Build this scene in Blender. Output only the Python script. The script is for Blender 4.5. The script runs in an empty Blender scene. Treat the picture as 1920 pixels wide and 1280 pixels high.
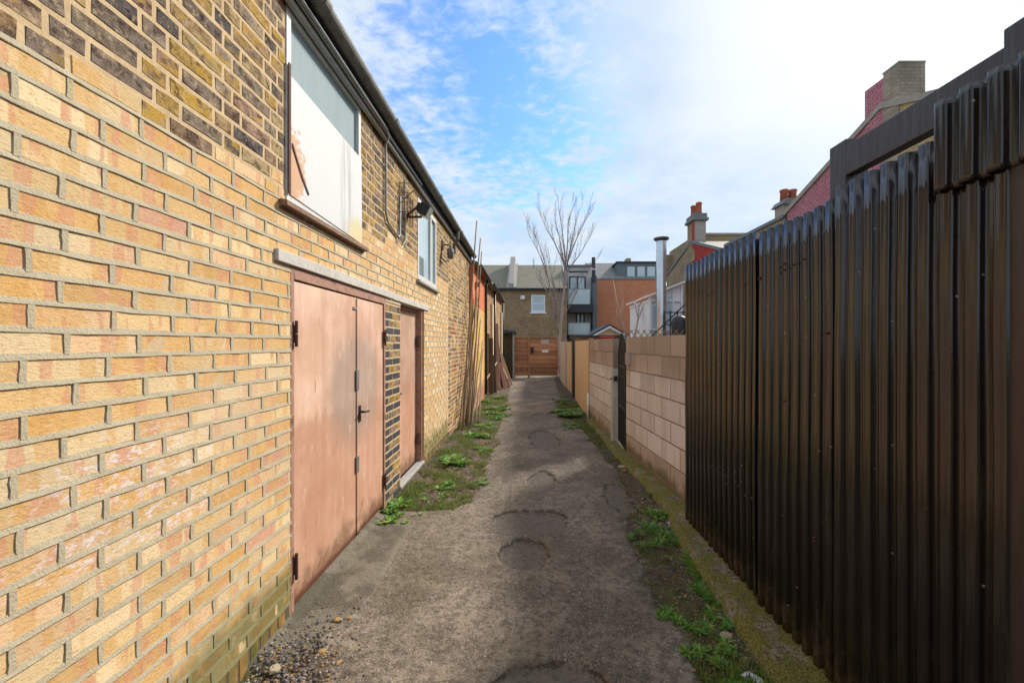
import bpy, math, random
import numpy as np
from mathutils import Vector, Matrix
R = random.Random(7)
sc = bpy.context.scene
COL = sc.collection
rad = math.radians
# ------------------------------------------------------------------ camera
H = 1.56; F = 775.0
cam = bpy.data.cameras.new('camera'); co = bpy.data.objects.new('camera', cam); COL.objects.link(co)
co.location = (0, 0, H); co.rotation_euler = (rad(90), 0, 0)
cam.sensor_width = 36; cam.lens = F/1920*36
cam.shift_x = -30/1920; cam.shift_y = 5/1920
cam.clip_start = 0.02; cam.clip_end = 2000
sc.camera = co
# ------------------------------------------------------------------ light
SUN_EL, SUN_AZ = 35.0, 45.0        # azimuth clockwise from +Y
sd = Vector((math.sin(rad(SUN_AZ))*math.cos(rad(SUN_EL)), math.cos(rad(SUN_AZ))*math.cos(rad(SUN_EL)), math.sin(rad(SUN_EL))))
sl = bpy.data.lights.new('sun', 'SUN'); sl.energy = 2.0; sl.angle = rad(7); sl.color = (1, .94, .84)
so = bpy.data.objects.new('sun', sl); COL.objects.link(so); so.rotation_euler = sd.to_track_quat('Z', 'Y').to_euler(); so.location = (5, 5, 12)
sc.view_settings.view_transform = 'Standard'; sc.view_settings.look = 'None'
sc.view_settings.exposure = 1.48; sc.view_settings.gamma = 1

class NT:
    def __init__(s, tree): s.t = tree; s.n = tree.nodes; s.l = tree.links
    def put(s, sock, v):
        if v is None: return
        if isinstance(v, bpy.types.NodeSocket): s.l.new(v, sock)
        elif isinstance(v, (tuple, list)):
            v = list(v)
            if len(v) == 3 and sock.type == 'RGBA': v = v+[1]
            sock.default_value = v
        else: sock.default_value = v
    def node(s, typ, props=None, **ins):
        nd = s.n.new(typ)
        for k, v in (props or {}).items(): setattr(nd, k, v)
        for k, v in ins.items(): s.put(nd.inputs[k.replace('_', ' ')], v)
        return nd
    def pos(s): return s.node('ShaderNodeNewGeometry').outputs['Position']
    def map(s, v, scale=(1, 1, 1), loc=(0, 0, 0), rot=(0, 0, 0)):
        return s.node('ShaderNodeMapping', Vector=v, Scale=scale, Location=loc, Rotation=rot).outputs[0]
    def noise(s, v, scale=5, detail=4, rough=.55, dist=0):
        return s.node('ShaderNodeTexNoise', Vector=v, Scale=scale, Detail=detail, Roughness=rough, Distortion=dist).outputs['Fac']
    def vor(s, v, scale=5, out='Distance', feature='F1'):
        return s.node('ShaderNodeTexVoronoi', {'feature': feature}, Vector=v, Scale=scale).outputs[out]
    def ramp(s, f, stops, interp='LINEAR'):
        nd = s.node('ShaderNodeValToRGB', Fac=f); r = nd.color_ramp; r.interpolation = interp
        while len(r.elements) < len(stops): r.elements.new(.5)
        for e, (p, c) in zip(r.elements, stops):
            e.position = p; e.color = (c, c, c, 1) if isinstance(c, (int, float)) else tuple(c)+(1,)
        return nd.outputs[0]
    def mix(s, f, a, b, mode='MIX'):
        nd = s.n.new('ShaderNodeMix'); nd.data_type = 'RGBA'; nd.blend_type = mode
        s.put(nd.inputs[0], f); s.put(nd.inputs[6], a); s.put(nd.inputs[7], b); return nd.outputs[2]
    def math(s, op, a, b=None, c=None, clamp=False):
        nd = s.n.new('ShaderNodeMath'); nd.operation = op; nd.use_clamp = clamp
        s.put(nd.inputs[0], a); s.put(nd.inputs[1], b); s.put(nd.inputs[2], c); return nd.outputs[0]
    def sep(s, v): return s.node('ShaderNodeSeparateXYZ', Vector=v).outputs
    def comb(s, x, y, z): return s.node('ShaderNodeCombineXYZ', X=x, Y=y, Z=z).outputs[0]
    def step(s, v, a, b):
        return s.node('ShaderNodeMapRange', {'interpolation_type': 'SMOOTHSTEP'}, Value=v, From_Min=a, From_Max=b).outputs[0]
    def bump(s, h, strength=.5, dist=.01, normal=None):
        return s.node('ShaderNodeBump', Height=h, Strength=strength, Distance=dist, Normal=normal).outputs[0]
    def blob(s, p, c, r):      # 1 at centre c, 0 beyond the ellipsoid radii r
        d = s.map(p, scale=tuple(1/q for q in r), loc=tuple(-a/q for a, q in zip(c, r)))
        return s.math('SUBTRACT', 1, s.node('ShaderNodeVectorMath', {'operation': 'LENGTH'}, Vector=d).outputs['Value'], clamp=True)

MATS = {}
def newmat(name):
    m = bpy.data.materials.new(name); m.use_nodes = True
    t = NT(m.node_tree); b = m.node_tree.nodes['Principled BSDF']
    MATS[name] = m
    return m, t, b
def setb(t, b, **k):
    for n, v in k.items(): t.put(b.inputs[n.replace('_', ' ')], v)

# ---- world: nishita + thin broken cloud
w = bpy.data.worlds.new('World'); sc.world = w; w.use_nodes = True
t = NT(w.node_tree)
bg = w.node_tree.nodes['Background']
sky = t.node('ShaderNodeTexSky', {'sky_type': 'NISHITA', 'sun_disc': False, 'sun_elevation': rad(SUN_EL), 'sun_rotation': rad(SUN_AZ), 'air_density': 1.0, 'dust_density': .6, 'ozone_density': 3.0})
d = t.node('ShaderNodeTexCoord').outputs['Generated']
x, y, z = t.sep(d)
zz = t.math('MAXIMUM', t.math('ADD', z, .12), .04)
pl = t.comb(t.math('DIVIDE', x, zz), t.math('DIVIDE', y, zz), 0)
big = t.noise(pl, 1.1, 3, .5, .3)
mid = t.noise(t.map(pl, scale=(1, 1.5, 1)), 4.5, 6, .6, .5)
fine = t.noise(t.map(pl, scale=(1, 1.25, 1), rot=(0, 0, .5)), 17, 4, .6, .4)
# clearer hole in the cloud, high ahead and a little left
hole = t.blob(d, (-.04, .83, .50), (.46, .6, .40))
side = t.step(t.math('ADD', x, t.math('MULTIPLY', t.math('SUBTRACT', mid, .5), .45)), .16, .36)
cov = t.math('ADD', t.math('MULTIPLY', big, .55), t.math('ADD', t.math('MULTIPLY', mid, .95), t.math('MULTIPLY', fine, .85)))
cov = t.math('SUBTRACT', cov, t.math('MULTIPLY', hole, .82))
cov = t.math('ADD', cov, t.math('MULTIPLY', side, .45))
cov = t.math('ADD', cov, t.math('MULTIPLY', t.step(z, .42, .12), .16))
glow = t.node('ShaderNodeVectorMath', {'operation': 'DOT_PRODUCT'}, Vector=d); glow.inputs[1].default_value = sd
cm = t.step(cov, .46, .98)
cm = t.math('MAXIMUM', t.math('MULTIPLY_ADD', cm, .90, .07), t.math('MULTIPLY', t.step(glow.outputs['Value'], .80, .92), .96))
g2 = t.step(glow.outputs['Value'], .55, 1.0)
cl = t.mix(t.ramp(t.noise(pl, 2.2, 4, .6, .2), [(.35, 0.), (.65, 1.)]), (2.9, 3.6, 4.4), (3.8, 4.2, 4.6))
cl = t.mix(t.step(glow.outputs['Value'], .90, 1.0), cl, (4.9, 5.0, 5.1))
skc = t.mix(1.0, sky.outputs[0], (.62, .97, 1.38), 'MULTIPLY')
t.put(bg.inputs['Color'], t.mix(cm, skc, cl)); bg.inputs['Strength'].default_value = .076

# ------------------------------------------------------------------ materials
def attr(t, name='Col'):
    a = t.node('ShaderNodeAttribute'); a.attribute_name = name; return a
def simple(name, c, c2=None, scale=3, rough=.8, metal=0, bump=.2, bscale=60, streak=False, dirt=None, spec=.4):
    m, t, b = newmat(name); p = t.pos()
    c2 = c2 or tuple(v*.7 for v in c)
    q = t.map(p, scale=(1, 1, .15)) if streak else p
    n = t.noise(q, scale, 6, .62, .3)
    n2 = t.noise(q, scale*7, 4, .6)
    f = t.ramp(t.math('MULTIPLY_ADD', n2, .45, t.math('MULTIPLY', n, .6)), [(.36, 0.), (.68, 1.)])
    colr = t.mix(f, c2, c)
    if name in ('cedar', 'tan_board'): colr = t.mix(1, colr, attr(t).outputs['Color'], 'MULTIPLY')
    if dirt: colr = t.mix(t.math('MULTIPLY', t.step(t.noise(q, scale*2.3, 5, .7), .52, .68), dirt[1]), colr, dirt[0])
    bn = t.noise(q, bscale, 4, .6)
    setb(t, b, Base_Color=colr, Roughness=t.math('MULTIPLY_ADD', bn, .25, rough-.12), Metallic=metal, Specular_IOR_Level=spec, Normal=t.bump(bn, bump, .004))
    return m
def attrmat(name, rough=.85, var=.35, scale=40, bump=.4, spec=.3, trans=None):
    m, t, b = newmat(name); p = t.pos(); a = attr(t)
    n = t.noise(p, scale, 5, .65)
    c = t.mix(1, a.outputs['Color'], t.ramp(n, [(.3, 1-var), (.7, 1+var*.4)]), 'MULTIPLY')
    setb(t, b, Base_Color=c, Roughness=rough, Specular_IOR_Level=spec, Normal=t.bump(n, bump, .003))
    if trans:
        tr = t.node('ShaderNodeBsdfTranslucent', Color=c); mx = t.node('ShaderNodeMixShader', Fac=trans)
        t.l.new(b.outputs[0], mx.inputs[1]); t.l.new(tr.outputs[0], mx.inputs[2])
        t.l.new(mx.outputs[0], m.node_tree.nodes['Material Output'].inputs['Surface'])
    return m

# new buff brick, drag faced
m, t, b = newmat('buff_brick'); p = t.pos(); a = attr(t); rn = a.outputs['Alpha']
X_, Y_, Z_ = t.sep(p)
q = t.comb(t.math('MULTIPLY', rn, 37), Y_, Z_)
drag = t.noise(t.map(q, scale=(1, 58, 190)), 1, 6, .68, .6)
band = t.noise(t.comb(t.math('MULTIPLY', rn, 91), t.math('MULTIPLY', Y_, 11), t.math('MULTIPLY', Z_, 1.5)), 1, 1, .4)
band2 = t.noise(t.comb(t.math('MULTIPLY', rn, 53), t.math('MULTIPLY', Y_, 15), t.math('MULTIPLY', Z_, 3)), 1, 2, .5)
c = a.outputs['Color']
c = t.mix(t.math('MULTIPLY', t.step(band, .52, .57), .55), c, (.62, .34, .10))
c = t.mix(t.math('MULTIPLY', t.step(band2, .57, .60), .6), c, (.60, .27, .17))
blotch = t.noise(q, 22, 4, .6)
c = t.mix(t.math('MULTIPLY', t.step(blotch, .45, .7), .35), c, (.72, .50, .27))
c = t.mix(t.math('MULTIPLY', t.step(drag, .46, .36), .55), c, (.38, .20, .075))
c = t.mix(t.math('MULTIPLY', t.step(drag, .56, .68), .5), c, (.78, .60, .38))
chalk = t.math('MULTIPLY', t.math('MAXIMUM', t.blob(p, (-1.35, 1.45, 1.14), (1, .42, .17)), t.blob(p, (-1.35, 1.45, .93), (1, .5, .1))), t.step(t.noise(t.map(q, scale=(1, 30, 60)), 1, 5, .75), .50, .60))
c = t.mix(t.math('MULTIPLY', chalk, 1.7, clamp=True), c, (.75, .66, .66))
haz = t.math('MULTIPLY', t.blob(p, (-1.35, 1.9, 1.25), (1, .5, .25)), .5)
c = t.mix(haz, c, (.72, .56, .40))
mossz = t.math('ADD', Z_, t.math('MULTIPLY', t.noise(p, 3.1, 4, .6), -.35))
moss = t.math('MULTIPLY', t.step(mossz, .19, .05), t.step(t.noise(p, 9, 4, .6), .2, .5))
c = t.mix(t.math('MULTIPLY', moss, .78), c, (.11, .105, .022))
h = t.math('ADD', drag, t.math('MULTIPLY', t.noise(q, 60, 4, .6), .6))
setb(t, b, Base_Color=c, Roughness=.9, Specular_IOR_Level=.2, Normal=t.bump(h, .65, .005))

m, t, b = newmat('raised_mortar'); p = t.pos()
X_, Y_, Z_ = t.sep(p)
n = t.noise(p, 14, 6, .65); n2 = t.noise(p, 160, 3, .6)
c = t.mix(n, (.37, .315, .215), (.54, .465, .33)); c = t.mix(t.math('MULTIPLY', t.step(n2, .55, .7), .35), c, (.22, .18, .12))
mossz = t.math('ADD', Z_, t.math('MULTIPLY', t.noise(p, 3.1, 4, .6), -.35))
c = t.mix(t.math('MULTIPLY', t.step(mossz, .20, .05), .7), c, (.13, .13, .035))
setb(t, b, Base_Color=c, Roughness=.95, Specular_IOR_Level=.15, Normal=t.bump(t.math('ADD', n2, n), .7, .005))

# old stock brick
m, t, b = newmat('stock_brick'); p = t.pos(); a = attr(t); rn = a.outputs['Alpha']
X_, Y_, Z_ = t.sep(p)
q = t.comb(t.math('MULTIPLY', rn, 37), Y_, Z_)
n = t.noise(t.map(q, scale=(1, 16, 24)), 1, 6, .7, .6); n2 = t.noise(t.map(q, scale=(1, 9, 22), rot=(.5, 0, 0)), 1, 5, .65, 1); n3 = t.noise(q, 190, 3, .7)
c = a.outputs['Color']
c = t.mix(t.math('MULTIPLY', t.step(t.noise(q, 30, 5, .75), .40, .62), .7), c, t.mix(1, c, (.45, .42, .42), 'MULTIPLY'))
c = t.mix(t.step(n, .50, .60), c, t.mix(1, c, (.38, .34, .34), 'MULTIPLY'))
c = t.mix(t.math('MULTIPLY', t.step(t.noise(q, 26, 5, .7), .52, .66), .55), c, (.58, .43, .26))
lich = t.math('MULTIPLY', t.step(n2, .49, .60), t.step(t.math('FRACT', t.math('MULTIPLY', rn, 17.3)), .35, .7))
c = t.mix(t.math('MULTIPLY', lich, .85), c, t.mix(n3, (.60, .35, .03), (.40, .24, .05)))
c = t.mix(t.math('MULTIPLY', t.step(n3, .56, .68), .6), c, (.06, .05, .045))
c = t.mix(t.math('MULTIPLY', t.step(t.noise(q, 120, 3, .7), .60, .70), .5), c, (.55, .42, .28))
setb(t, b, Base_Color=c, Roughness=.95, Specular_IOR_Level=.15, Normal=t.bump(t.math('ADD', n3, n), .8, .005))
simple('flush_mortar', (.66, .49, .29), (.45, .32, .19), 9, .95, bump=.5, bscale=130, spec=.1)
simple('dark_mortar', (.16, .12, .085), (.09, .065, .045), 9, .95, bump=.5, bscale=130, spec=.1)

# generic painted / weathered things
m, t, b = newmat('door_paint'); p = t.pos(); X_, Y_, Z_ = t.sep(p)
v = t.map(p, scale=(1, 9, .7)); n = t.noise(v, 1, 5, .6); nb = t.noise(p, 2.1, 4, .55)
c = t.mix(t.step(nb, .35, .65), (.59, .355, .24), (.76, .51, .37))
c = t.mix(t.math('MULTIPLY', t.step(n, .42, .66), .30), c, (.42, .20, .12))
edge = t.math('ADD', Z_, t.math('MULTIPLY', t.noise(t.map(p, scale=(1, 22, 1.2)), 1, 3, .6), .22))
c = t.mix(t.math('MULTIPLY', t.step(edge, 1.24, 1.16), .5), c, (.43, .19, .11))
smud = t.step(t.blob(p, (-1.36, 3.28, 1.22), (1, .62, .55)), .0, .5)
c = t.mix(t.math('MULTIPLY', smud, .72), c, t.mix(t.noise(v, 3, 4, .6), (.25, .18, .145), (.42, .31, .25)))
rubs = t.math('MULTIPLY', t.step(t.noise(t.map(p, scale=(1, 3, 1)), 5, 6, .72), .56, .66), .4)
c = t.mix(rubs, c, (.72, .52, .40))
smud2 = t.step(t.blob(p, (-1.36, 4.85, 1.5), (1, .6, .75)), .0, .5)
c = t.mix(t.math('MULTIPLY', smud2, .45), c, (.28, .16, .11))
scr = t.step(t.noise(t.map(p, scale=(1, 85, 9), rot=(.05, 0, 0)), 1, 3, .6, .6), .66, .72)
c = t.mix(t.math('MULTIPLY', t.math('MULTIPLY', scr, t.step(t.noise(p, 4, 3, .6), .42, .52)), .85), c, (.16, .055, .03))
dirt = t.math('MULTIPLY', t.step(t.math('ADD', Z_, t.math('MULTIPLY', t.noise(p, 6, 5, .7), -.5)), .02, -.17), .75)
c = t.mix(dirt, c, (.13, .065, .03))
bot = t.step(t.math('ADD', Z_, t.math('MULTIPLY', t.noise(p, 9, 4, .6), -.06)), .075, .03)
c = t.mix(bot, c, (.12, .035, .018))
setb(t, b, Base_Color=c, Roughness=.62, Specular_IOR_Level=.3, Normal=t.bump(t.math('ADD', n, t.noise(p, 90, 4, .6)), .15, .004))

simple('door_frame_paint', (.46, .25, .18), (.30, .15, .10), 8, .6, dirt=((.07, .04, .03), .7))
simple('rust', (.16, .06, .035), (.05, .03, .025), 30, .8, bump=.6)
simple('dark_iron', (.02, .02, .02), (.045, .035, .03), 30, .5, metal=.3)
simple('zinc', (.55, .55, .55), (.35, .35, .36), 20, .4, metal=.8, bump=.1)
simple('concrete_lintel', (.62, .58, .52), (.45, .41, .36), 12, .9, bump=.6, bscale=120, dirt=((.25, .2, .15), .4))
simple('black_fascia', (.012, .013, .016), (.03, .03, .035), 10, .5)
simple('grey_gutter', (.20, .195, .17), (.08, .08, .07), 9, .65, bump=.5, bscale=70, dirt=((.05, .05, .045), .7))
simple('grey_pipe', (.42, .42, .40), (.28, .27, .25), 12, .6)
simple('white_frame', (.66, .66, .65), (.54, .52, .49), 8, .5, dirt=((.35, .25, .15), .35))
simple('brown_sill', (.30, .17, .10), (.13, .07, .045), 18, .8, bump=.6, dirt=((.5, .42, .34), .6))
simple('orange_flake', (.5, .24, .09), (.25, .1, .04), 20, .9)
m, t, b = newmat('peeling_board'); p = t.pos(); X_, Y_, Z_ = t.sep(p)
c = t.mix(t.noise(p, 5, 4, .6), (.58, .58, .57), (.64, .64, .63))
st = t.math('MULTIPLY', t.blob(p, (-1.33, 3.05, 2.65), (1, .13, .75)), t.step(t.noise(t.map(p, scale=(1, 26, 1.2)), 1, 4, .6), .40, .62))
c = t.mix(t.math('MULTIPLY', st, 1.1, clamp=True), c, (.30, .29, .28))
st = t.step(t.math('ADD', t.blob(p, (-1.33, 3.25, 2.36), (1, .30, .30)), t.math('MULTIPLY', t.noise(p, 9, 4, .6), .3)), .35, .75)
c = t.mix(t.math('MULTIPLY', st, .8), c, (.62, .50, .22))
st = t.step(t.math('ADD', t.blob(p, (-1.33, 2.32, 2.55), (1, .22, .33)), t.math('MULTIPLY', t.math('SUBTRACT', t.noise(p, 26, 5, .7), .5), 1.5)), .22, .42)
c = t.mix(t.math('MULTIPLY', st, .85), c, (.55, .26, .09))
st = t.math('MULTIPLY', t.step(Z_, 2.75, 2.4), t.step(t.noise(p, 45, 5, .75), .58, .68))
c = t.mix(t.math('MULTIPLY', st, .5), c, (.40, .30, .22))
setb(t, b, Base_Color=c, Roughness=.7, Normal=t.bump(t.noise(p, 25, 5, .6), .25, .004))
m, t, b = newmat('frosted_glass'); p = t.pos(); n = t.noise(p, 160, 3, .6)
setb(t, b, Base_Color=t.mix(t.noise(t.map(p, scale=(1, 4, 1)), 4, 3, .6), (.24, .31, .33), (.34, .41, .43)), Roughness=.75, Specular_IOR_Level=.15, Normal=t.bump(n, .25, .002))
m, t, b = newmat('window_glass'); p = t.pos()
setb(t, b, Base_Color=(.10, .13, .15), Roughness=.05, Specular_IOR_Level=1.0, Coat_Weight=1.0, Normal=t.bump(t.noise(p, 3, 2, .5), .05, .02))
m, t, b = newmat('pale_pane'); p = t.pos()
setb(t, b, Base_Color=t.mix(t.noise(p, 2, 3, .6), (.38, .50, .56), (.55, .66, .70)), Roughness=.12, Specular_IOR_Level=.9)
m, t, b = newmat('corrugated_paint'); p = t.pos()
v = t.map(p, scale=(1, 16, .5)); n = t.noise(v, 1, 5, .6, .2); n2 = t.noise(p, 55, 5, .7)
c = t.mix(n, (.008, .006, .005), (.020, .014, .011))
c = t.mix(t.math('MULTIPLY', t.step(n2, .66, .72), .5), c, (.16, .11, .08))
X_, Y_, Z_ = t.sep(p)
spl = t.math('MULTIPLY', t.step(t.math('ADD', Z_, t.math('MULTIPLY', t.noise(p, 11, 5, .7), -.6)), -.05, -.25), .6)
c = t.mix(spl, c, (.10, .065, .045))
vs = t.node('ShaderNodeTexVoronoi', Vector=p, Scale=38.0); c = t.mix(t.math('MULTIPLY', t.math('MULTIPLY', t.step(t.node('ShaderNodeSeparateColor', Color=vs.outputs['Color']).outputs[0], .95, .96), t.step(vs.outputs['Distance'], .20, .10)), .8), c, (.30, .28, .25))
c = t.mix(t.math('MULTIPLY', t.step(t.noise(t.map(p, scale=(1, 40, 1.1)), 1, 5, .7), .60, .70), .5), c, (.075, .058, .046))
c = t.mix(t.math('MULTIPLY', t.step(t.noise(p, 2.1, 3, .5), .52, .62), .25), c, (.04, .032, .027))
setb(t, b, Base_Color=c, Roughness=t.math('MULTIPLY_ADD', n2, .16, .05), Specular_IOR_Level=.62, Normal=t.bump(t.math('ADD', n, t.math('MULTIPLY', n2, .5)), .12, .006))
simple('tarred_timber', (.035, .03, .032), (.015, .013, .014), 6, .42, bump=.8, bscale=45, streak=True, dirt=((.09, .09, .1), .5), spec=.6)
simple('brown_timber', (.05, .032, .028), (.028, .018, .016), 7, .5, bump=.6, bscale=60, streak=True, spec=.5)
m, t, b = newmat('mossy_concrete'); p = t.pos(); n = t.noise(p, 7, 6, .65); n2 = t.noise(p, 45, 5, .7)
n4 = t.noise(p, 110, 4, .75); c = t.mix(t.step(n2, .35, .65), (.11, .08, .05), (.46, .39, .29)); c = t.mix(t.math('MULTIPLY', t.step(n, .36, .52), .9), c, t.mix(t.step(n4, .35, .65), (.06, .06, .012), (.36, .33, .07)))
setb(t, b, Base_Color=c, Roughness=.95, Specular_IOR_Level=.15, Normal=t.bump(t.math('ADD', t.math('ADD', n2, n4), n), 1.0, .014))

m, t, b = newmat('block_face'); p = t.pos(); a = attr(t); X_, Y_, Z_ = t.sep(p)
n = t.noise(p, 90, 5, .7); v = t.noise(t.map(p, scale=(6, 6, .9)), 1, 4, .6)
c = t.mix(1, a.outputs['Color'], t.ramp(n, [(.3, .82), (.7, 1.08)]), 'MULTIPLY')
top = t.math('MULTIPLY', t.step(t.math('ADD', Z_, t.math('MULTIPLY', v, .5)), 1.30, 1.62), .42)
c = t.mix(top, c, (.20, .125, .075))
c = t.mix(t.math('MULTIPLY', t.step(v, .5, .66), .35), c, (.50, .37, .31))
mo = t.step(t.math('ADD', Z_, t.math('MULTIPLY', t.noise(p, 6, 4, .6), -.4)), .04, -.12)
c = t.mix(t.math('MULTIPLY', mo, .8), c, (.13, .11, .04))
setb(t, b, Base_Color=c, Roughness=.95, Specular_IOR_Level=.15, Normal=t.bump(n, .5, .004))
simple('block_mortar', (.34, .26, .20), (.20, .15, .11), 12, .95, bump=.5)
simple('tan_board', (.72, .54, .34), (.62, .45, .28), 2.5, .8, streak=True, dirt=((.36, .25, .15), .5))
simple('pink_render', (.66, .53, .42), (.54, .42, .33), 3, .9, streak=True, dirt=((.3, .27, .25), .6))
simple('slate_post', (.045, .05, .06), (.03, .03, .035), 8, .6)
simple('cedar', (.46, .235, .13), (.32, .15, .08), 5, .75, bump=.4, bscale=40, dirt=((.13, .06, .035), .5))
simple('paper', (.55, .42, .38), (.44, .36, .34), 30, .7)
simple('white_paint', (.86, .86, .88), (.76, .75, .77), 5, .5)
simple('grey_render', (.56, .55, .53), (.46, .45, .44), 4, .9)
simple('slate_blue', (.14, .175, .20), (.10, .13, .15), 5, .5)
simple('slate_dark', (.04, .05, .06), (.03, .035, .04), 5, .5)
simple('lead', (.20, .21, .22), (.13, .14, .15), 6, .6)
simple('coping', (.42, .38, .33), (.28, .25, .21), 6, .9)
simple('terracotta', (.45, .14, .08), (.33, .10, .06), 9, .85)
simple('steel_flue', (.62, .66, .70), (.5, .54, .58), 3, .25, metal=.9, bump=.03)
simple('pole_wood', (.33, .22, .13), (.17, .115, .07), 12, .85, bump=.5, streak=True)
simple('pale_timber', (.52, .36, .22), (.38, .24, .14), 6, .85, bump=.4, bscale=40)
simple('red_timber', (.48, .30, .23), (.36, .20, .15), 6, .85, dirt=((.30, .03, .02), .9))
simple('old_timber', (.16, .10, .065), (.07, .045, .03), 8, .9, bump=.5, streak=True)
simple('bark', (.50, .38, .31), (.32, .26, .22), 8, .9, bump=.6, bscale=30)
simple('twig_bark', (.28, .235, .21), (.19, .16, .15), 8, .9)
simple('sapling_bark', (.50, .36, .30), (.36, .25, .2), 6, .85)
simple('stone', (.50, .42, .29), (.36, .29, .19), 15, .9, bump=.5)
simple('orange_stone', (.42, .24, .09), (.27, .16, .08), 20, .9, bump=.5)
simple('white_plastic', (.78, .78, .82), (.66, .66, .70), 20, .35)
simple('black_plastic', (.025, .027, .03), (.015, .016, .018), 15, .45)
simple('blue_felt', (.07, .085, .14), (.045, .055, .09), 6, .8)
simple('lamp_glass', (.42, .47, .42), (.25, .28, .25), 20, .15, spec=.9)
simple('red_plastic', (.5, .04, .03), (.4, .03, .02), 20, .5)
simple('orange_paint', (.62, .16, .065), (.52, .12, .05), 4, .8, dirt=((.5, .35, .2), .4))
attrmat('leaf', .5, .3, 60, .3, .4, trans=.3)
attrmat('pebble', .75, .3, 90, .5, .4)
attrmat('litter', .9, .3, 60, .4, .2)

def farbrick(name, c1, c2, mort, tint=None, ax='XZ', sc_=(1, 1), vary=.5, paint=None):
    m, t, b = newmat(name); p = t.pos(); X_, Y_, Z_ = t.sep(p)
    u = t.comb(X_ if ax == 'XZ' else Y_, Z_, 0)
    nd = t.node('ShaderNodeTexBrick', {'offset': .5}, Vector=u, Color1=c1, Color2=c2, Mortar=mort, Scale=1.0, Mortar_Size=.011, Brick_Width=.225, Row_Height=.075, Bias=0.0, Mortar_Smooth=.3)
    n = t.noise(p, 1.3, 5, .65); n2 = t.noise(p, 9, 4, .7)
    c = t.mix(t.math('MULTIPLY', t.step(n, .40, .68), vary), nd.outputs['Color'], tint or tuple(v*.5 for v in c1))
    c = t.mix(.5, c, t.mix(1, c, t.ramp(n2, [(.3, .55), (.7, 1.3)]), 'MULTIPLY'))
    if paint: c = t.mix(.0, c, paint)
    h = t.math('MULTIPLY_ADD', nd.outputs['Fac'], -1, t.math('MULTIPLY', n2, .5))
    setb(t, b, Base_Color=c, Roughness=.9, Specular_IOR_Level=.2, Normal=t.bump(h, .5, .006))
farbrick('brown_brick', (.44, .295, .155), (.27, .18, .105), (.38, .29, .19), (.19, .125, .075))
farbrick('orange_brick', (.68, .27, .14), (.58, .215, .11), (.48, .28, .18), (.50, .2, .12), vary=.5)
farbrick('gable_brick', (.42, .31, .18), (.30, .23, .15), (.36, .30, .2), (.16, .12, .08), ax='YZ')
farbrick('yellow_gable_brick', (.52, .36, .16), (.40, .26, .13), (.52, .42, .27), (.30, .2, .1), ax='YZ')
farbrick('red_painted_brick', (.62, .09, .07), (.44, .05, .04), (.22, .03, .025), (.34, .05, .04), ax='YZ', vary=.4)
farbrick('pink_painted_brick', (.60, .28, .32), (.50, .22, .26), (.30, .10, .13), (.34, .1, .12), ax='YZ', vary=.4)
farbrick('chimney_brick', (.50, .42, .31), (.36, .29, .22), (.33, .29, .23), (.12, .1, .08))
farbrick('olive_brick', (.11, .095, .045), (.07, .06, .035), (.12, .10, .06), (.05, .045, .03))
def roofmat(name, c1, c2, ax):
    m, t, b = newmat(name); p = t.pos(); X_, Y_, Z_ = t.sep(p)
    u = t.comb(X_ if ax == 'X' else Y_, t.math('MULTIPLY', Z_, 1), 0)
    nd = t.node('ShaderNodeTexBrick', {'offset': .5}, Vector=u, Color1=c1, Color2=c2, Mortar=tuple(v*.5 for v in c1), Scale=1.0, Mortar_Size=.006, Brick_Width=.25, Row_Height=.11)
    n = t.noise(p, 2.5, 5, .7)
    c = t.mix(t.math('MULTIPLY', t.step(n, .45, .65), .5), nd.outputs['Color'], (.14, .13, .05))
    setb(t, b, Base_Color=c, Roughness=.75, Normal=t.bump(nd.outputs['Fac'], -.4, .01))
roofmat('brown_slate', (.24, .21, .15), (.19, .17, .13), 'X')
roofmat('grey_slate', (.24, .235, .24), (.20, .2, .205), 'X')
# painted brick of the middle building: orange above yellow, flaking
m, t, b = newmat('two_tone_paint'); p = t.pos(); X_, Y_, Z_ = t.sep(p); a = attr(t)
c = t.mix(t.step(t.math('ADD', Z_, t.math('MULTIPLY', t.noise(p, 8, 3, .6), .12)), 2.52, 2.58), (.74, .46, .14), (.74, .20, .075))
c = t.mix(t.math('MULTIPLY', t.step(t.noise(p, 3.5, 5, .7), .56, .64), .55), c, (.50, .16, .10))
c = t.mix(t.math('MULTIPLY', t.step(t.math('ADD', Z_, t.math('MULTIPLY', t.noise(p, 7, 4, .7), -.9)), .15, -.1), .75), c, (.34, .13, .10))
c = t.mix(1, c, t.mix(.5, (1, 1, 1), a.outputs['Color'], 'MIX'), 'MULTIPLY')
setb(t, b, Base_Color=c, Roughness=.85, Normal=t.bump(t.noise(p, 70, 4, .6), .5, .004))

# ---- ground materials
m, t, b = newmat('lane_surface'); p = t.pos(); a = attr(t); X_, Y_, Z_ = t.sep(p)
soil, moss, patch = t.node('ShaderNodeSeparateColor', Color=a.outputs['Color']).outputs; apron = a.outputs['Alpha']
patch0 = patch
n1 = t.noise(p, 1.6, 6, .6, .3); n2 = t.noise(p, 14, 6, .65); n3 = t.noise(p, 75, 5, .7)
vc = t.node('ShaderNodeTexVoronoi', Vector=p, Scale=105.0); vd = vc.outputs['Distance']; vr = t.node('ShaderNodeSeparateColor', Color=vc.outputs['Color']).outputs
vc2 = t.node('ShaderNodeTexVoronoi', Vector=p, Scale=42.0); vr2 = t.node('ShaderNodeSeparateColor', Color=vc2.outputs['Color']).outputs
asp = t.mix(t.step(n1, .38, .62), (.165, .128, .095), (.31, .25, .19))
asp = t.mix(t.math('MULTIPLY', t.step(n2, .42, .62), .65), asp, (.10, .078, .056))
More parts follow.
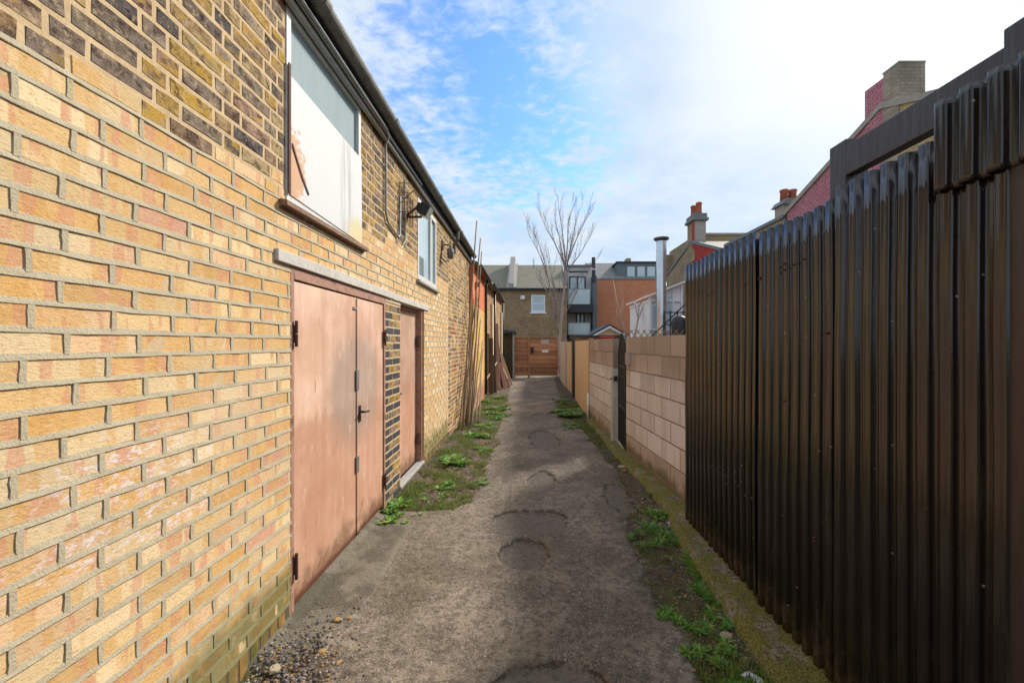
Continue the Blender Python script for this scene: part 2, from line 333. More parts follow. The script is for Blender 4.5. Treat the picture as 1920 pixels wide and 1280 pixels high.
agg = t.math('MULTIPLY', t.step(vr[0], .60, .68), t.step(vd, .46, .28))
asp = t.mix(t.math('MULTIPLY', agg, .9), asp, t.mix(vr[1], (.46, .34, .23), (.30, .28, .26)))
agg2 = t.math('MULTIPLY', t.step(vr2[0], .74, .76), t.step(vc2.outputs['Distance'], .26, .20))
asp = t.mix(t.math('MULTIPLY', agg2, .9), asp, t.mix(vr2[1], (.42, .33, .23), (.40, .39, .40)))
dk = t.math('MULTIPLY', t.step(vr[2], .80, .86), t.step(vd, .45, .3))
asp = t.mix(t.math('MULTIPLY', dk, .85), asp, (.035, .026, .02))
wear = t.math('MULTIPLY', t.step(t.noise(p, 4.2, 5, .62, .5), .56, .63), .6)
asp = t.mix(wear, asp, (.32, .255, .18))
algae = t.math('MULTIPLY', t.step(t.noise(t.map(p, scale=(1.4, .8, 1)), 1.1, 5, .62), .44, .62), .42)
asp = t.mix(algae, asp, (.12, .108, .058))
sm = t.mix(n2, (.125, .10, .08), (.21, .175, .142))
sm = t.mix(t.math('MULTIPLY', agg, .35), sm, (.22, .2, .18))
pn = t.math('ADD', patch, t.math('MULTIPLY', t.math('SUBTRACT', t.noise(p, 34, 5, .75), .5), 1.1))
c = t.mix(t.math('MULTIPLY', t.step(pn, .42, .62), .8), asp, sm)
rim = t.math('MULTIPLY', t.math('MULTIPLY', t.step(pn, .30, .44), t.step(pn, .70, .52)), t.step(t.noise(p, 7, 3, .6), .36, .56))
rim = t.math('MULTIPLY', rim, t.step(patch, .08, .25))
c = t.mix(t.math('MULTIPLY', rim, .97), c, (.045, .036, .026))
mott = t.noise(p, 30, 6, .75)
c = t.mix(t.math('MULTIPLY', t.step(mott, .50, .60), .6), c, (.065, .052, .038))
c = t.mix(t.math('MULTIPLY', t.step(mott, .46, .36), .3), c, (.27, .225, .17))
crk = t.noise(t.map(p, scale=(1, .6, 1)), 2.3, 6, .62, 1.2)
c = t.mix(t.math('MULTIPLY', t.step(t.math('ABSOLUTE', t.math('SUBTRACT', crk, .5)), .003, .0005), .35), c, (.04, .032, .022))
so_ = t.mix(n3, (.042, .030, .019), (.155, .11, .072)); so_ = t.mix(t.math('MULTIPLY', agg, .7), so_, (.24, .20, .16))
c = t.mix(t.step(t.math('ADD', soil, t.math('MULTIPLY', t.math('SUBTRACT', n3, .5), .7)), .40, .60), c, so_)
mc = t.mix(n3, (.045, .055, .008), (.125, .115, .025))
c = t.mix(t.math('MULTIPLY', t.step(t.math('ADD', moss, t.math('MULTIPLY', t.math('SUBTRACT', n2, .5), 1.2)), .42, .70), .85), c, mc)
cc = t.mix(t.noise(t.map(p, scale=(3, 1, 1)), 4, 5, .6), (.12, .105, .075), (.25, .215, .16))
cc = t.mix(t.math('MULTIPLY', t.step(t.noise(p, 3.3, 4, .6), .42, .56), .75), cc, (.085, .073, .045))
c = t.mix(t.step(apron, .4, .6), c, cc)
hh = t.math('ADD', t.math('ADD', n3, t.math('MULTIPLY', t.noise(p, 26, 5, .7), 2.2)), t.math('MULTIPLY', t.math('SUBTRACT', .5, vd), .35))
setb(t, b, Base_Color=c, Roughness=t.math('MULTIPLY_ADD', n1, .22, .66), Specular_IOR_Level=.3, Normal=t.bump(hh, .8, .008))
simple('earth', (.10, .085, .05), (.06, .06, .03), .8, .95)

# ------------------------------------------------------------------ mesh helpers
class MB:
    def __init__(s): s.v = []; s.f = []; s.c = []; s.m = []
    def vert(s, p): s.v.append(tuple(p)); return len(s.v)-1
    def face(s, idx, col=(1, 1, 1, 1), mi=0): s.f.append(tuple(idx)); s.c.append(col); s.m.append(mi)
    def poly(s, pts, col=(1, 1, 1, 1), mi=0): s.face([s.vert(p) for p in pts], col, mi)
    def hexa(s, p8, col=(1, 1, 1, 1), mi=0):
        i = [s.vert(p) for p in p8]
        for q in ((0, 3, 2, 1), (4, 5, 6, 7), (0, 1, 5, 4), (1, 2, 6, 5), (2, 3, 7, 6), (3, 0, 4, 7)): s.face([i[k] for k in q], col, mi)
    def box(s, x0, x1, y0, y1, z0, z1, col=(1, 1, 1, 1), mi=0):
        s.hexa([(x0, y0, z0), (x1, y0, z0), (x1, y1, z0), (x0, y1, z0), (x0, y0, z1), (x1, y0, z1), (x1, y1, z1), (x0, y1, z1)], col, mi)
        return s
    def beam(s, a, b, w, h, up=(0, 0, 1), col=(1, 1, 1, 1)):
        a = Vector(a); b = Vector(b); d = (b-a).normalized(); u = Vector(up)
        if abs(d.dot(u)) > .98: u = Vector((0, 1, 0))
        r = d.cross(u).normalized()*w/2; u2 = r.cross(d).normalized()*h/2
        s.hexa([a-r-u2, a+r-u2, b+r-u2, b-r-u2, a-r+u2, a+r+u2, b+r+u2, b-r+u2], col); return s
    def prism(s, poly, ext, col=(1, 1, 1, 1), mi=0):
        e = Vector(ext); n = len(poly)
        a = [s.vert(p) for p in poly]; b = [s.vert(Vector(p)+e) for p in poly]
        s.face(a, col, mi); s.face(b[::-1], col, mi)
        for i in range(n): s.face([a[i], b[i], b[(i+1) % n], a[(i+1) % n]], col, mi)
        return s
    def tube(s, pts, rr, n=8, col=(1, 1, 1, 1), cap=True):
        pts = [Vector(p) for p in pts]
        if not isinstance(rr, (list, tuple)): rr = [rr]*len(pts)
        rings = []; prev = None
        for i, p in enumerate(pts):
            d = (pts[min(i+1, len(pts)-1)]-pts[max(i-1, 0)]).normalized()
            r = prev or (Vector((1, 0, 0)) if abs(d.x) < .9 else Vector((0, 1, 0)))
            r = (r-d*r.dot(d)).normalized(); prev = r; u = d.cross(r)
            rings.append([s.vert(p+(r*math.cos(2*math.pi*k/n)+u*math.sin(2*math.pi*k/n))*rr[i]) for k in range(n)])
        for a, b in zip(rings, rings[1:]):
            for k in range(n): s.face([a[k], a[(k+1) % n], b[(k+1) % n], b[k]], col)
        if cap: s.face(rings[0][::-1], col); s.face(rings[-1], col)
        return s
    def lathe(s, c, prof, n=16, col=(1, 1, 1, 1)):
        return s.tube([(c[0], c[1], c[2]+z) for r, z in prof], [r for r, z in prof], n, col)
    def build(s, name, mat, parent=None, smooth=False, bevel=0, origin=None, recalc=True, solid=0):
        o0 = Vector(origin) if origin is not None else (WO[parent.name] if parent else (base_of(s.v)))
        me = bpy.data.meshes.new(name)
        V = np.array(s.v, dtype=float)-np.array(o0)
        me.from_pydata(V.tolist(), [], s.f)
        for mm in (mat if isinstance(mat, (list, tuple)) else [mat]): me.materials.append(MATS[mm])
        if any(s.m): me.polygons.foreach_set('material_index', s.m)
        ca = me.color_attributes.new('Col', 'FLOAT_COLOR', 'CORNER')
        ln = np.array([len(f) for f in s.f]); cs = np.repeat(np.array([tuple(c)+(1,)*(4-len(c)) for c in s.c], dtype=np.float32), ln, axis=0)
        ca.data.foreach_set('color', cs.ravel())
        if recalc:
            import bmesh
            bm = bmesh.new(); bm.from_mesh(me); bmesh.ops.recalc_face_normals(bm, faces=bm.faces); bm.to_mesh(me); bm.free()
        if smooth: me.polygons.foreach_set('use_smooth', [True]*len(me.polygons))
        me.update()
        o = bpy.data.objects.new(name, me); COL.objects.link(o)
        if parent: o.parent = parent; o.location = Vector(o0)-WO[parent.name]
        else: o.location = o0
        WO[o.name] = Vector(o0)
        if solid:
            md = o.modifiers.new('solid', 'SOLIDIFY'); md.thickness = solid
        if bevel:
            md = o.modifiers.new('bevel', 'BEVEL'); md.width = bevel; md.segments = 2; md.limit_method = 'ANGLE'; md.angle_limit = rad(40)
        return o
WO = {}
def base_of(v):
    a = np.array(v); return Vector(((a[:, 0].min()+a[:, 0].max())/2, (a[:, 1].min()+a[:, 1].max())/2, a[:, 2].min()))
def tag(o, label, cat, group=None):
    o['label'] = label; o['category'] = cat
    if group: o['group'] = group
    return o
def thing(name, loc, label, cat, group=None):
    o = bpy.data.objects.new(name, None); COL.objects.link(o); o.location = loc; o.empty_display_size = .2
    WO[o.name] = Vector(loc); return tag(o, label, cat, group)
def W(px, py, Y): return Vector(((px-990)*Y/F, Y, H+(645-py)*Y/F))
def G(px, py): Y = F*H/(py-645); return Vector(((px-990)*Y/F, Y, 0))
# value noise in numpy
def _h(i, j, s): 
    n = np.sin(i*127.1+j*311.7+s*74.7)*43758.5453; return n-np.floor(n)
def vn(x, y, s=0):
    i = np.floor(x); j = np.floor(y); u = x-i; v = y-j; u = u*u*(3-2*u); v = v*v*(3-2*v)
    return (_h(i, j, s)*(1-u)+_h(i+1, j, s)*u)*(1-v)+(_h(i, j+1, s)*(1-u)+_h(i+1, j+1, s)*u)*v
def fbm(x, y, s=0, o=4):
    a = 0; w_ = .5; 
    for k in range(o): a = a+w_*vn(x*2**k, y*2**k, s+k); w_ /= 2
    return a/(1-.5**o)

# ------------------------------------------------------------------ brick laying
def lay(z0, z1, s0, s1, ch, bl, j, bond='S', holes=(), off=0.):
    """list of (sa, sb, za, zb, course, k) with openings cut out"""
    out = []; nc = int(math.ceil((z1-z0)/ch-1e-6)); 
    for c in range(nc):
        za = z0+c*ch; zb = min(za+ch, z1); s = s0-bl+(bl/2 if c % 2 else 0)+off+R.uniform(-.022, .022)*(bond == 'S' and bl < .3); k = 0
        if bond == 'F' and c % 2: s = s0-bl*.75+off
        while s < s1:
            L = bl if (bond == 'S' or k % 2 == 0) else bl/2
            segs = [(max(s, s0), min(s+L, s1))]
            for (ha, hb, hza, hzb) in holes:
                if zb-j > hza+.02 and za+j < hzb-.02:
                    ns = []
                    for a_, b_ in segs:
                        if b_ <= ha or a_ >= hb: ns.append((a_, b_)); continue
                        if a_ < ha: ns.append((a_, ha+j/2))
                        if b_ > hb: ns.append((hb-j/2, b_))
                    segs = ns
            for a_, b_ in segs:
                if b_-a_ > j*2.2: out.append((a_, b_, za, zb, c, k))
            s += L; k += 1
    return out
def brickface(mb, r, mp, j, depth, jit, colr, mi=0, nseg=3):
    a, b, za, zb = r[0]+j/2, r[1]-j/2, r[2]+j/2, r[3]-j/2
    e = min(.004, j*.4)
    n = nseg if (b-a) > .12 else 2
    J = lambda q=jit: R.uniform(-q, q)
    outer = []; inner = []
    for k in range(n+1):
        s_ = a+(b-a)*k/n; outer.append((s_, za+J()*.7)); inner.append((s_+(e if k == 0 else -e if k == n else 0)+J()*.6, za+e+J()))
    for k in range(n+1):
        s_ = b-(b-a)*k/n; outer.append((s_, zb+J()*.7)); inner.append((s_+(-e if k == 0 else e if k == n else 0)+J()*.6, zb-e+J()))
    dt = [depth+J(.0012) for _ in inner]
    O = [mb.vert(mp(s_, z_, -.006)) for s_, z_ in outer]; I = [mb.vert(mp(s_, z_, d_)) for (s_, z_), d_ in zip(inner, dt)]
    N = len(O)
    for k in range(N): mb.face([O[k], O[(k+1) % N], I[(k+1) % N], I[k]], colr, mi)
    for k in range(n): mb.face([I[k], I[k+1], I[N-2-k], I[N-1-k]], colr, mi)

def clipint(a, b, holes):
    segs = [(a, b)]
    for ha, hb in holes:
        ns = []
        for p_, q_ in segs:
            if q_ <= ha or p_ >= hb: ns.append((p_, q_)); continue
            if p_ < ha: ns.append((p_, ha))
            if q_ > hb: ns.append((hb, q_))
        segs = ns
    return [s_ for s_ in segs if s_[1]-s_[0] > .01]
def mortar_bed(mb, mp, s0, s1, z, th, holes, proud=.0042, stepl=.035, seed=0):
    hs = [(ha, hb) for ha, hb, hza, hzb in holes if z > hza-.004 and z < hzb+.004]
    for a, b in clipint(s0, s1, hs):
        n = max(2, int((b-a)/stepl)); prev = None
        for k in range(n+1):
            s_ = a+(b-a)*k/n
            w1 = float(fbm(s_*9+seed*7.3, z*31, 3, 3))-.5; w2 = float(fbm(s_*9+seed*3.1, z*17+50, 5, 3))-.5; w3 = float(fbm(s_*14, z*13+9, 8, 2))-.5
            zt = z+th/2+w1*.008+.001; zb_ = z-th/2+w2*.008-.001
            pr = proud*(1+w3)
            cur = [mb.vert(mp(s_, zt+.001, -.008)), mb.vert(mp(s_, zt, .0015)), mb.vert(mp(s_, zb_+.002, pr)), mb.vert(mp(s_, zb_, pr-.0015)), mb.vert(mp(s_, zb_+.001, -.008))]
            if prev:
                for q in range(4): mb.face([prev[q], cur[q], cur[q+1], prev[q+1]], (1, 1, 1, 1), 0)
            prev = cur
def mortar_perp(mb, mp, s, z0, z1, th, proud=.004):
    prev = None
    for k in range(4):
        z = z0+(z1-z0)*k/3; a = s-th/2+R.uniform(-.0018, .0018); b = s+th/2+R.uniform(-.0018, .0018)
        cur = [mb.vert(mp(a, z, -.008)), mb.vert(mp(a, z, .0035)), mb.vert(mp(b, z, proud*.8)), mb.vert(mp(b+.0008, z, -.008))]
        if prev:
            for q in range(3): mb.face([prev[q], cur[q], cur[q+1], prev[q+1]])
        prev = cur
def lerp(a, b, f): return tuple(p_*(1-f)+q_*f for p_, q_ in zip(a, b))

# ================================================================== SETTING
mb = MB(); mb.box(-400, 400, -400, 900, -.6, -.09); g = mb.build('ground', 'earth'); g['kind'] = 'structure'
# ---- lane: one fine sheet with potholes, ruts and worn edges
def lane():
    ys = [-1.6]; 
    while ys[-1] < 24: 
        yy = ys[-1]; ys.append(yy+(.06 if yy < 1.2 else .012 if yy < 3.2 else .012+.006*(yy-3.2)))
    ys = np.array(ys); xs = np.linspace(-1.42, 1.62, 270)
    Xg, Yg = np.meshgrid(xs, ys)
    n = lambda f, s, o=4: fbm(Xg*f+50, Yg*f+50, s, o)-.5
    Z = n(.9, 1)*.05+n(5, 2)*.010+n(30, 3, 3)*.005
    wob = n(4, 11)*.22+n(14, 12)*.09
    sl_ = np.interp(Yg, [0, 3.5, 3.9, 5.6, 9, 14, 20], [-9, -9, -.62, -.50, -.52, -.62, -.9])
    soilL = 1/(1+np.exp(-(sl_-Xg+wob)*26))*(Yg > 3.3)
    soilL *= 1/(1+np.exp(-(Yg-3.80-(Xg+1.3)*.25+n(5, 71)*.9+n(16, 72)*.25)*24))
    sr_ = np.interp(Yg, [0, 1.9, 2.5, 3.4, 4.2, 5.9, 7, 8.3, 10, 13, 20], [.88, .90, .80, .85, 1.02, 1.08, 1.0, .95, .72, 1.0, 1.2])
    soilR = 1/(1+np.exp(-(Xg-sr_+wob)*24))
    soil = np.clip(soilL+soilR, 0, 1)
    # gravelly pile at the foot of the near wall
    gl = np.exp(-(((Xg+1.22)/.34)**2+((Yg-1.93)/.30)**2)**2)
    soil = np.maximum(soil, gl*.8)
    patch = np.zeros_like(Xg)
    for cx, cy, rx, ry, dp in ((-.02, 3.10, .19, .22, .020), (.03, 3.66, .33, .24, .016), (.16, 4.72, .16, .35, .012), (.27, 6.8, .25, .7, .016), (.13, 1.86, .33, .20, .02), (.95, 4.2, .16, .42, .010), (.3, 8.9, .25, .4, .01), (-.1, 13, .5, .6, .01)):
        r = np.sqrt(((Xg-cx)/rx)**2+((Yg-cy)/ry)**2)+n(5, cx*9+2)*.38+n(13, cy*3)*.34
        k = 1/(1+np.exp((r-1)*17)); patch = np.maximum(patch, k*(1 if dp > .005 else .3)); Z = Z-k*dp*2.3+np.exp(-((r-1.1)/.11)**2)*.005
    # long shallow wheel groove right of the middle
    Z -= .010*np.exp(-((Xg-.52-wob*.3)/.13)**2)
    Z -= soil*.018; Z += soil*n(16, 21, 4)*.05
    moss = np.zeros_like(Xg)
    moss += .55*soil*(n(2.2, 31)+.55)
    moss += np.exp(-((Xg-.95)/.22)**2)*np.clip((3.0-Yg)*1.5, 0, 1)*.55
    moss += np.exp(-((Xg-.80)/.28)**2-((Yg-9.5)/2.6)**2)*.7
    moss += np.exp(-((Xg+1.0)/.2)**2-((Yg-5.0)/.9)**2)*.45
    moss += np.exp(-((Xg+1.28)/.12)**2)*np.clip((2.3-Yg)*2, 0, 1)*.8
    # concrete apron before the doors
    e = np.interp(Yg, [1.7, 2.05, 2.35, 2.7, 3.2, 3.6], [-1.22, -1.16, -1.02, -.97, -.99, -1.03])
    ap = 1/(1+np.exp((Xg-e+wob*.28)*70))*(1/(1+np.exp((Yg-3.62+wob*.15)*60)))*(1/(1+np.exp(-(Yg-1.98+wob*.35)*50)))
    Z = Z*(1-ap)+ap*(.012+n(3, 41)*.01)
    # cracks in the apron
    cr = np.abs(Yg-2.28-.25*(Xg+1.2)-wob*.3); Z -= ap*.012*np.exp(-(cr/.008)**2)
    Z += np.clip((-1.30-Xg)*.25, 0, .03)
    c = np.stack([soil, np.clip(moss, 0, 1), patch, ap], -1)
    nx = len(xs); ny = len(ys)
    V = np.stack([Xg, Yg, Z], -1).reshape(-1, 3)
    i = np.arange((ny-1)*nx).reshape(ny-1, nx)[:, :-1].ravel(); Fc = np.stack([i, i+1, i+nx+1, i+nx], 1)
    me = bpy.data.meshes.new('lane'); me.vertices.add(len(V)); me.vertices.foreach_set('co', V.ravel())
    me.loops.add(Fc.size); me.loops.foreach_set('vertex_index', Fc.ravel()); me.polygons.add(len(Fc))
    me.polygons.foreach_set('loop_start', np.arange(0, Fc.size, 4)); me.polygons.foreach_set('loop_total', np.full(len(Fc), 4)); me.update()
    me.polygons.foreach_set('use_smooth', [True]*len(Fc))
    ca = me.color_attributes.new('Col', 'FLOAT_COLOR', 'POINT'); ca.data.foreach_set('color', c.reshape(-1, 4).astype(np.float32).ravel())
    me.materials.append(MATS['lane_surface'])
    o = bpy.data.objects.new('lane', me); COL.objects.link(o); o['kind'] = 'structure'
    def hz(x, y):
        j_ = min(max(int(np.searchsorted(ys, y)), 0), ny-1); i_ = min(max(int((x+1.42)/(3.04)*269), 0), nx-1); return float(Z[j_, i_])
    def sm(x, y):
        j_ = min(max(int(np.searchsorted(ys, y)), 0), ny-1); i_ = min(max(int((x+1.42)/(3.04)*269), 0), nx-1); return float(soil[j_, i_])
    return hz, sm
HZ, SOIL = lane()

# ================================================================== NEAR LEFT BUILDING
XL = -1.35
B1 = thing('brick_building', (-3.4, 4, 0), 'long two storey buff and stock brick building with pink double doors and boarded window', 'building')
D1 = (2.35, 3.91, -.2, 2.005); D2 = (4.37, 5.37, -.2, 2.005); WIN1 = (2.30, 3.33, 2.36, 3.47); WIN2 = (5.05, 6.07, 2.36, 3.37)
L1 = (2.20, 4.10, 2.005, 2.075); L2 = (4.11, 5.58, 2.005, 2.075)
holes = [D1, D2, WIN1, WIN2, L1, L2]
mpL = lambda s, z, d: (XL+d, s, z)
YE = 9.5
def bufcol():
    r = R.random(); 
    base = R.choice([(.70, .49, .245), (.67, .43, .19), (.73, .54, .30), (.65, .385, .15), (.70, .46, .26), (.74, .56, .33)])
    if r < .02: base = (.60, .32, .22)
    k = R.uniform(.86, 1.1)
    return tuple(v*k for v in base)+(R.random(),)
def stockcol():
    base = R.choice([(.30, .20, .13), (.22, .165, .125), (.40, .27, .13), (.36, .22, .16), (.42, .31, .16), (.12, .10, .09), (.33, .25, .18), (.46, .29, .08), (.27, .21, .15)])
    k = R.uniform(.85, 1.15); return tuple(v*k for v in base)+(R.random(),)
mbuf = MB(); mst = MB(); mmo = MB(); mfl = MB(); mbl = MB(); mbc = MB()
CH = .075; ZB = .10; NL = 30; ZT = ZB+NL*CH     # 2.35
low = lay(ZB, ZT, -1.6, 7.0, CH, .225, .010, 'S', holes)
pillar = (3.91, 4.37)
simple('blue_brick', (.055, .06, .075), (.03, .032, .04), 30, .5, bump=.4, spec=.5)
for r in low:
    if r[0] >= pillar[0]-.01 and r[1] <= pillar[1]+.01 and r[2] < 1.96: continue
    brickface(mbuf, r, mpL, .010, 0, .0012, bufcol())
# ragged top of the buff brick: a few buff bricks in the next courses, the rest stock
up = lay(ZT, 3.55, -1.6, 7.0, .0745, .225, .014, 'F', holes)
for r in up:
    lim = ZT+.075*(1 if r[0] > 1.62 else 0)+.075*(1 if r[0] > 1.95 else 0)+.0745*(1 if r[0] > 3.9 else 0)
    if r[2] < lim-.04 or (r[2] < lim+.04 and R.random() < .25): brickface(mbuf, r, mpL, .014, .001, .002, bufcol())
    else: brickface(mst, r, mpL, .013, .0012, .0026, stockcol())
# blue brick pillar between doors
for r in lay(.0, 1.98, pillar[0], pillar[1], CH, .225, .012, 'S'):
    blue = (r[4] % 2 == 0) or (r[0]+r[1])/2 < pillar[0]+.12
    if r[2] > 1.85: blue = False
    tgt = mbl if blue and R.random() < .85 else mst
    brickface(tgt, r, mpL, .012, .002, .002, stockcol())
# column of blue closers and the older far end
far = lay(.0, 3.48, 7.0, YE, CH, .225, .012, 'F', [])
for r in far:
    if r[0] < 7.03 and r[4] % 2 == 0 and r[2] < 1.9: brickface(mst, (7.0, 7.12, r[2], r[3]), mpL, .012, .002, .001, (1, 1, 1, 1), 1); r = (7.12, r[1], r[2], r[3], r[4], r[5])
    if r[1]-r[0] < .04: continue
    cc = stockcol() if R.random() < .6 else bufcol()
    if R.random() < .16 and r[2] < 2.0: cc = (.50, .13, .07, R.random())
    brickface(mst, r, mpL, .012, .0012, .002, cc)
# brick-on-end footing
s = -1.6
while s < 7.0:
    e = min(s+.075, 7.0)
    if not (s < D1[1] and e > D1[0]) and not (s < D2[1] and e > D2[0]) and not (s > pillar[0]-.01 and e < pillar[1]+.08):
        cc = R.choice([(.16, .12, .04), (.20, .13, .06), (.11, .10, .03), (.52, .2, .05), (.13, .11, .05), (.30, .14, .09)])
        brickface(mbuf, (s, e, -.03, .10), mpL, .012, .003, .002, cc+(R.random(),), nseg=1)
    s += .075
# mortar
for c in range(NL+1):
    z = ZB+c*CH
    if c < NL: mortar_bed(mmo, mpL, -1.6, 7.0, z, .0172, holes+[(pillar[0], pillar[1], 0, 1.97)], seed=c)
for r in low:
    if r[0] >= pillar[0]-.01 and r[1] <= pillar[1]+.01 and r[2] < 1.96: continue
    if r[1] < 6.9 and not any(abs(r[1]-h_[0]) < .02 or abs(r[1]-h_[1]) < .02 for h_ in holes): mortar_perp(mmo, mpL, r[1], r[2]+.005, r[3]-.004, .0165)
mortar_bed(mmo, mpL, -1.6, 7.0, ZT, .014, [h_ for h_ in holes], proud=.005, seed=77)
wl = mbuf.build('lower_wall', 'buff_brick', B1, recalc=False)
wl2 = mst.build('upper_wall', ['stock_brick', 'blue_brick'], B1, recalc=False)
mbl.build('blue_brick_pillar', 'blue_brick', B1, recalc=False)
mmo.build('pointing', 'raised_mortar', B1, smooth=False, recalc=False)
# backing masonry with the openings left out
def backing(mb, d, s0, s1, z0, z1, holes, mp, th=.22):
    ss = sorted({s0, s1}|{min(max(v, s0), s1) for h_ in holes for v in h_[:2]}); zs = sorted({z0, z1}|{min(max(v, z0), z1) for h_ in holes for v in h_[2:]})
    for a, b in zip(ss, ss[1:]):
        run = None
        for c_, d_ in list(zip(zs, zs[1:]))+[(None, None)]:
            solid = c_ is not None and not any(h_[0]-1e-6 <= a and b <= h_[1]+1e-6 and h_[2]-1e-6 <= c_ and d_ <= h_[3]+1e-6 for h_ in holes)
            if solid: run = (run[0], d_) if run else (c_, d_)
            elif run:
                p_ = [mp(a, run[0], d), mp(b, run[0], d), mp(b, run[0], d-th), mp(a, run[0], d-th), mp(a, run[1], d), mp(b, run[1], d), mp(b, run[1], d-th), mp(a, run[1], d-th)]
                mb.hexa(p_); run = None
bk = MB(); backing(bk, -.001, -1.6, YE, -.1, 3.56, holes, mpL, .22)
bk.box(XL-4.2, XL-.222, -1.6, -1.4, -.1, 3.6); bk.box(XL-4.2, XL-4.0, -1.4, YE, -.1, 3.6); bk.box(XL-4.0, XL-.222, YE-.2, YE, -.1, 3.6)
bk.build('masonry', 'flush_mortar', B1)
q = MB()
for a_, b_ in ((-1.6, 2.34), (3.92, 4.36), (5.38, 7.0)): q = MB(); q.box(XL-.02, XL+.0006, a_, b_, -.05, .098); q.build('footing_joint', 'dark_mortar', B1)
MB().box(XL-4.0, XL-.222, -1.4, YE-.2, .0, .03).build('floor', 'dark_mortar', B1)
# roof
rf = MB(); rf.prism([(XL+.05, -1.7, 3.62), (XL-2.1, -1.7, 4.5), (XL-4.3, -1.7, 3.62)], (0, YE+1.74, 0)); rf.build('roof', 'grey_slate', B1)
# eaves
MB().box(XL+.002, XL+.055, -1.7, YE+.02, 3.47, 3.625).build('fascia', 'black_fascia', B1)
tr = MB(); tr.box(XL+.056, XL+.072, -1.7, 5.0, 3.475, 3.50); tr.box(XL+.018, XL+.05, -1.7, YE, 3.44, 3.468); tr.build('eaves_trim', 'grey_pipe', B1)
gt = MB(); gx, gz = XL+.115, 3.585
prof = [(gx+.056*math.cos(a_), gz+.056*math.sin(a_)) for a_ in np.linspace(math.pi, 2*math.pi, 11)]
prof2 = [(gx+.051*math.cos(a_), gz+.051*math.sin(a_)) for a_ in np.linspace(2*math.pi, math.pi, 11)]
gp = prof+prof2
def extr(mb, gp, y0, y1, dz0=0, dz1=0):
    a = [mb.vert((x_, y0, z_+dz0)) for x_, z_ in gp]; b_ = [mb.vert((x_, y1, z_+dz1)) for x_, z_ in gp]; n_ = len(gp)
    for k in range(n_): mb.face([a[k], a[(k+1) % n_], b_[(k+1) % n_], b_[k]])
    mb.face(a[::-1]); mb.face(b_)
gt2 = MB()
yy = -1.7
for ln in (2.6, 1.55, 1.3, 1.9, 1.8, 2.07): extr(gt, gp, yy, yy+ln); yy += ln
gut = gt.build('gutter', 'grey_gutter', B1, smooth=False)
yy = -1.7
for ln in (2.6, 1.55, 1.3, 1.9, 1.8):
    yy += ln; gj = MB(); k_ = 1.14
    extr(gj, [(gx+(x_-gx)*k_, gz+(z_-gz)*k_+.004) for x_, z_ in gp], yy-.035, yy+.035); gj.box(gx-.075, gx-.05, yy-.01, yy+.01, gz-.05, gz+.03); gj.build('gutter_joint', 'grey_gutter', gut)
# big boarded window
wf = thing  # alias unused
def frame(mb, x0, x1, y0, y1, z0, z1, t_, mid=()):
    mb.box(x0, x1, y0, y0+t_, z0, z1); mb.box(x0, x1, y1-t_, y1, z0, z1); mb.box(x0, x1, y0+t_, y1-t_, z1-t_, z1); mb.box(x0, x1, y0+t_, y1-t_, z0, z0+t_)
    for zz_ in mid: mb.box(x0, x1-.003, y0+t_, y1-t_, zz_-t_/2, zz_+t_/2)
fm = MB(); frame(fm, XL-.06, XL+.006, 2.302, 3.328, 2.362, 3.468, .045); w1 = fm.build('boarded_window', 'white_frame', B1, bevel=.003)
MB().box(XL-.03, XL-.022, 2.347, 3.283, 3.06, 3.423).build('pane', 'frosted_glass', w1)
bd = MB(); bd.prism([(XL+.012, 2.325, 2.40), (XL+.012, 3.335, 2.365), (XL+.012, 3.325, 3.045), (XL+.012, 2.33, 3.075)], (-.012, 0, 0)); bd.build('white_board', 'peeling_board', w1, bevel=.002)
fl = MB(); pts = [(2.345, 2.70), (2.40, 2.62), (2.455, 2.545), (2.52, 2.475), (2.515, 2.462), (2.445, 2.535), (2.39, 2.612), (2.345, 2.675)]
fl.prism([(XL+.0135, a_, b_) for a_, b_ in pts], (.004, 0, 0)); fl.build('torn_edge', 'rust', w1)
MB().box(XL+.013, XL+.02, 2.303, 2.322, 2.40, 3.13).build('rusty_strip', 'rust', w1)
sl_ = MB(); sl_.prism([(XL-.05, 2.24, 2.36), (XL+.045, 2.24, 2.345), (XL+.045, 2.24, 2.315), (XL+.005, 2.24, 2.315), (XL+.005, 2.24, 2.30), (XL-.05, 2.24, 2.30)], (0, 1.15, 0)); sl_.build('sill', 'brown_sill', w1, bevel=.003)
fm = MB(); frame(fm, XL-.06, XL+.006, 5.052, 6.068, 2.362, 3.368, .06); fm.box(XL-.05, XL+.002, 5.72, 5.78, 2.42, 3.31)
w2 = fm.build('upper_window', 'white_frame', B1, bevel=.003)
MB().box(XL-.035, XL-.025, 5.112, 5.72, 2.422, 3.308).build('pane', 'pale_pane', w2); MB().box(XL-.035, XL-.025, 5.78, 6.008, 2.422, 3.308).build('pane', 'pale_pane', w2)
MB().box(XL-.034, XL-.0245, 5.112, 5.45, 2.422, 2.68).build('lower_blind', 'slate_blue', w2)
sl_ = MB(); sl_.prism([(XL-.05, 5.0, 2.36), (XL+.045, 5.0, 2.345), (XL+.045, 5.0, 2.315), (XL-.05, 5.0, 2.31)], (0, 1.15, 0)); sl_.build('sill', 'grey_pipe', w2, bevel=.003)
# lintels
MB().box(XL-.1, XL+.022, L1[0], L1[1]-.012, 2.006, 2.072).build('lintel', 'concrete_lintel', B1, bevel=.004)
MB().box(XL-.1, XL+.016, L2[0]-.008, L2[1], 2.004, 2.070).build('lintel', 'concrete_lintel', B1, bevel=.004)
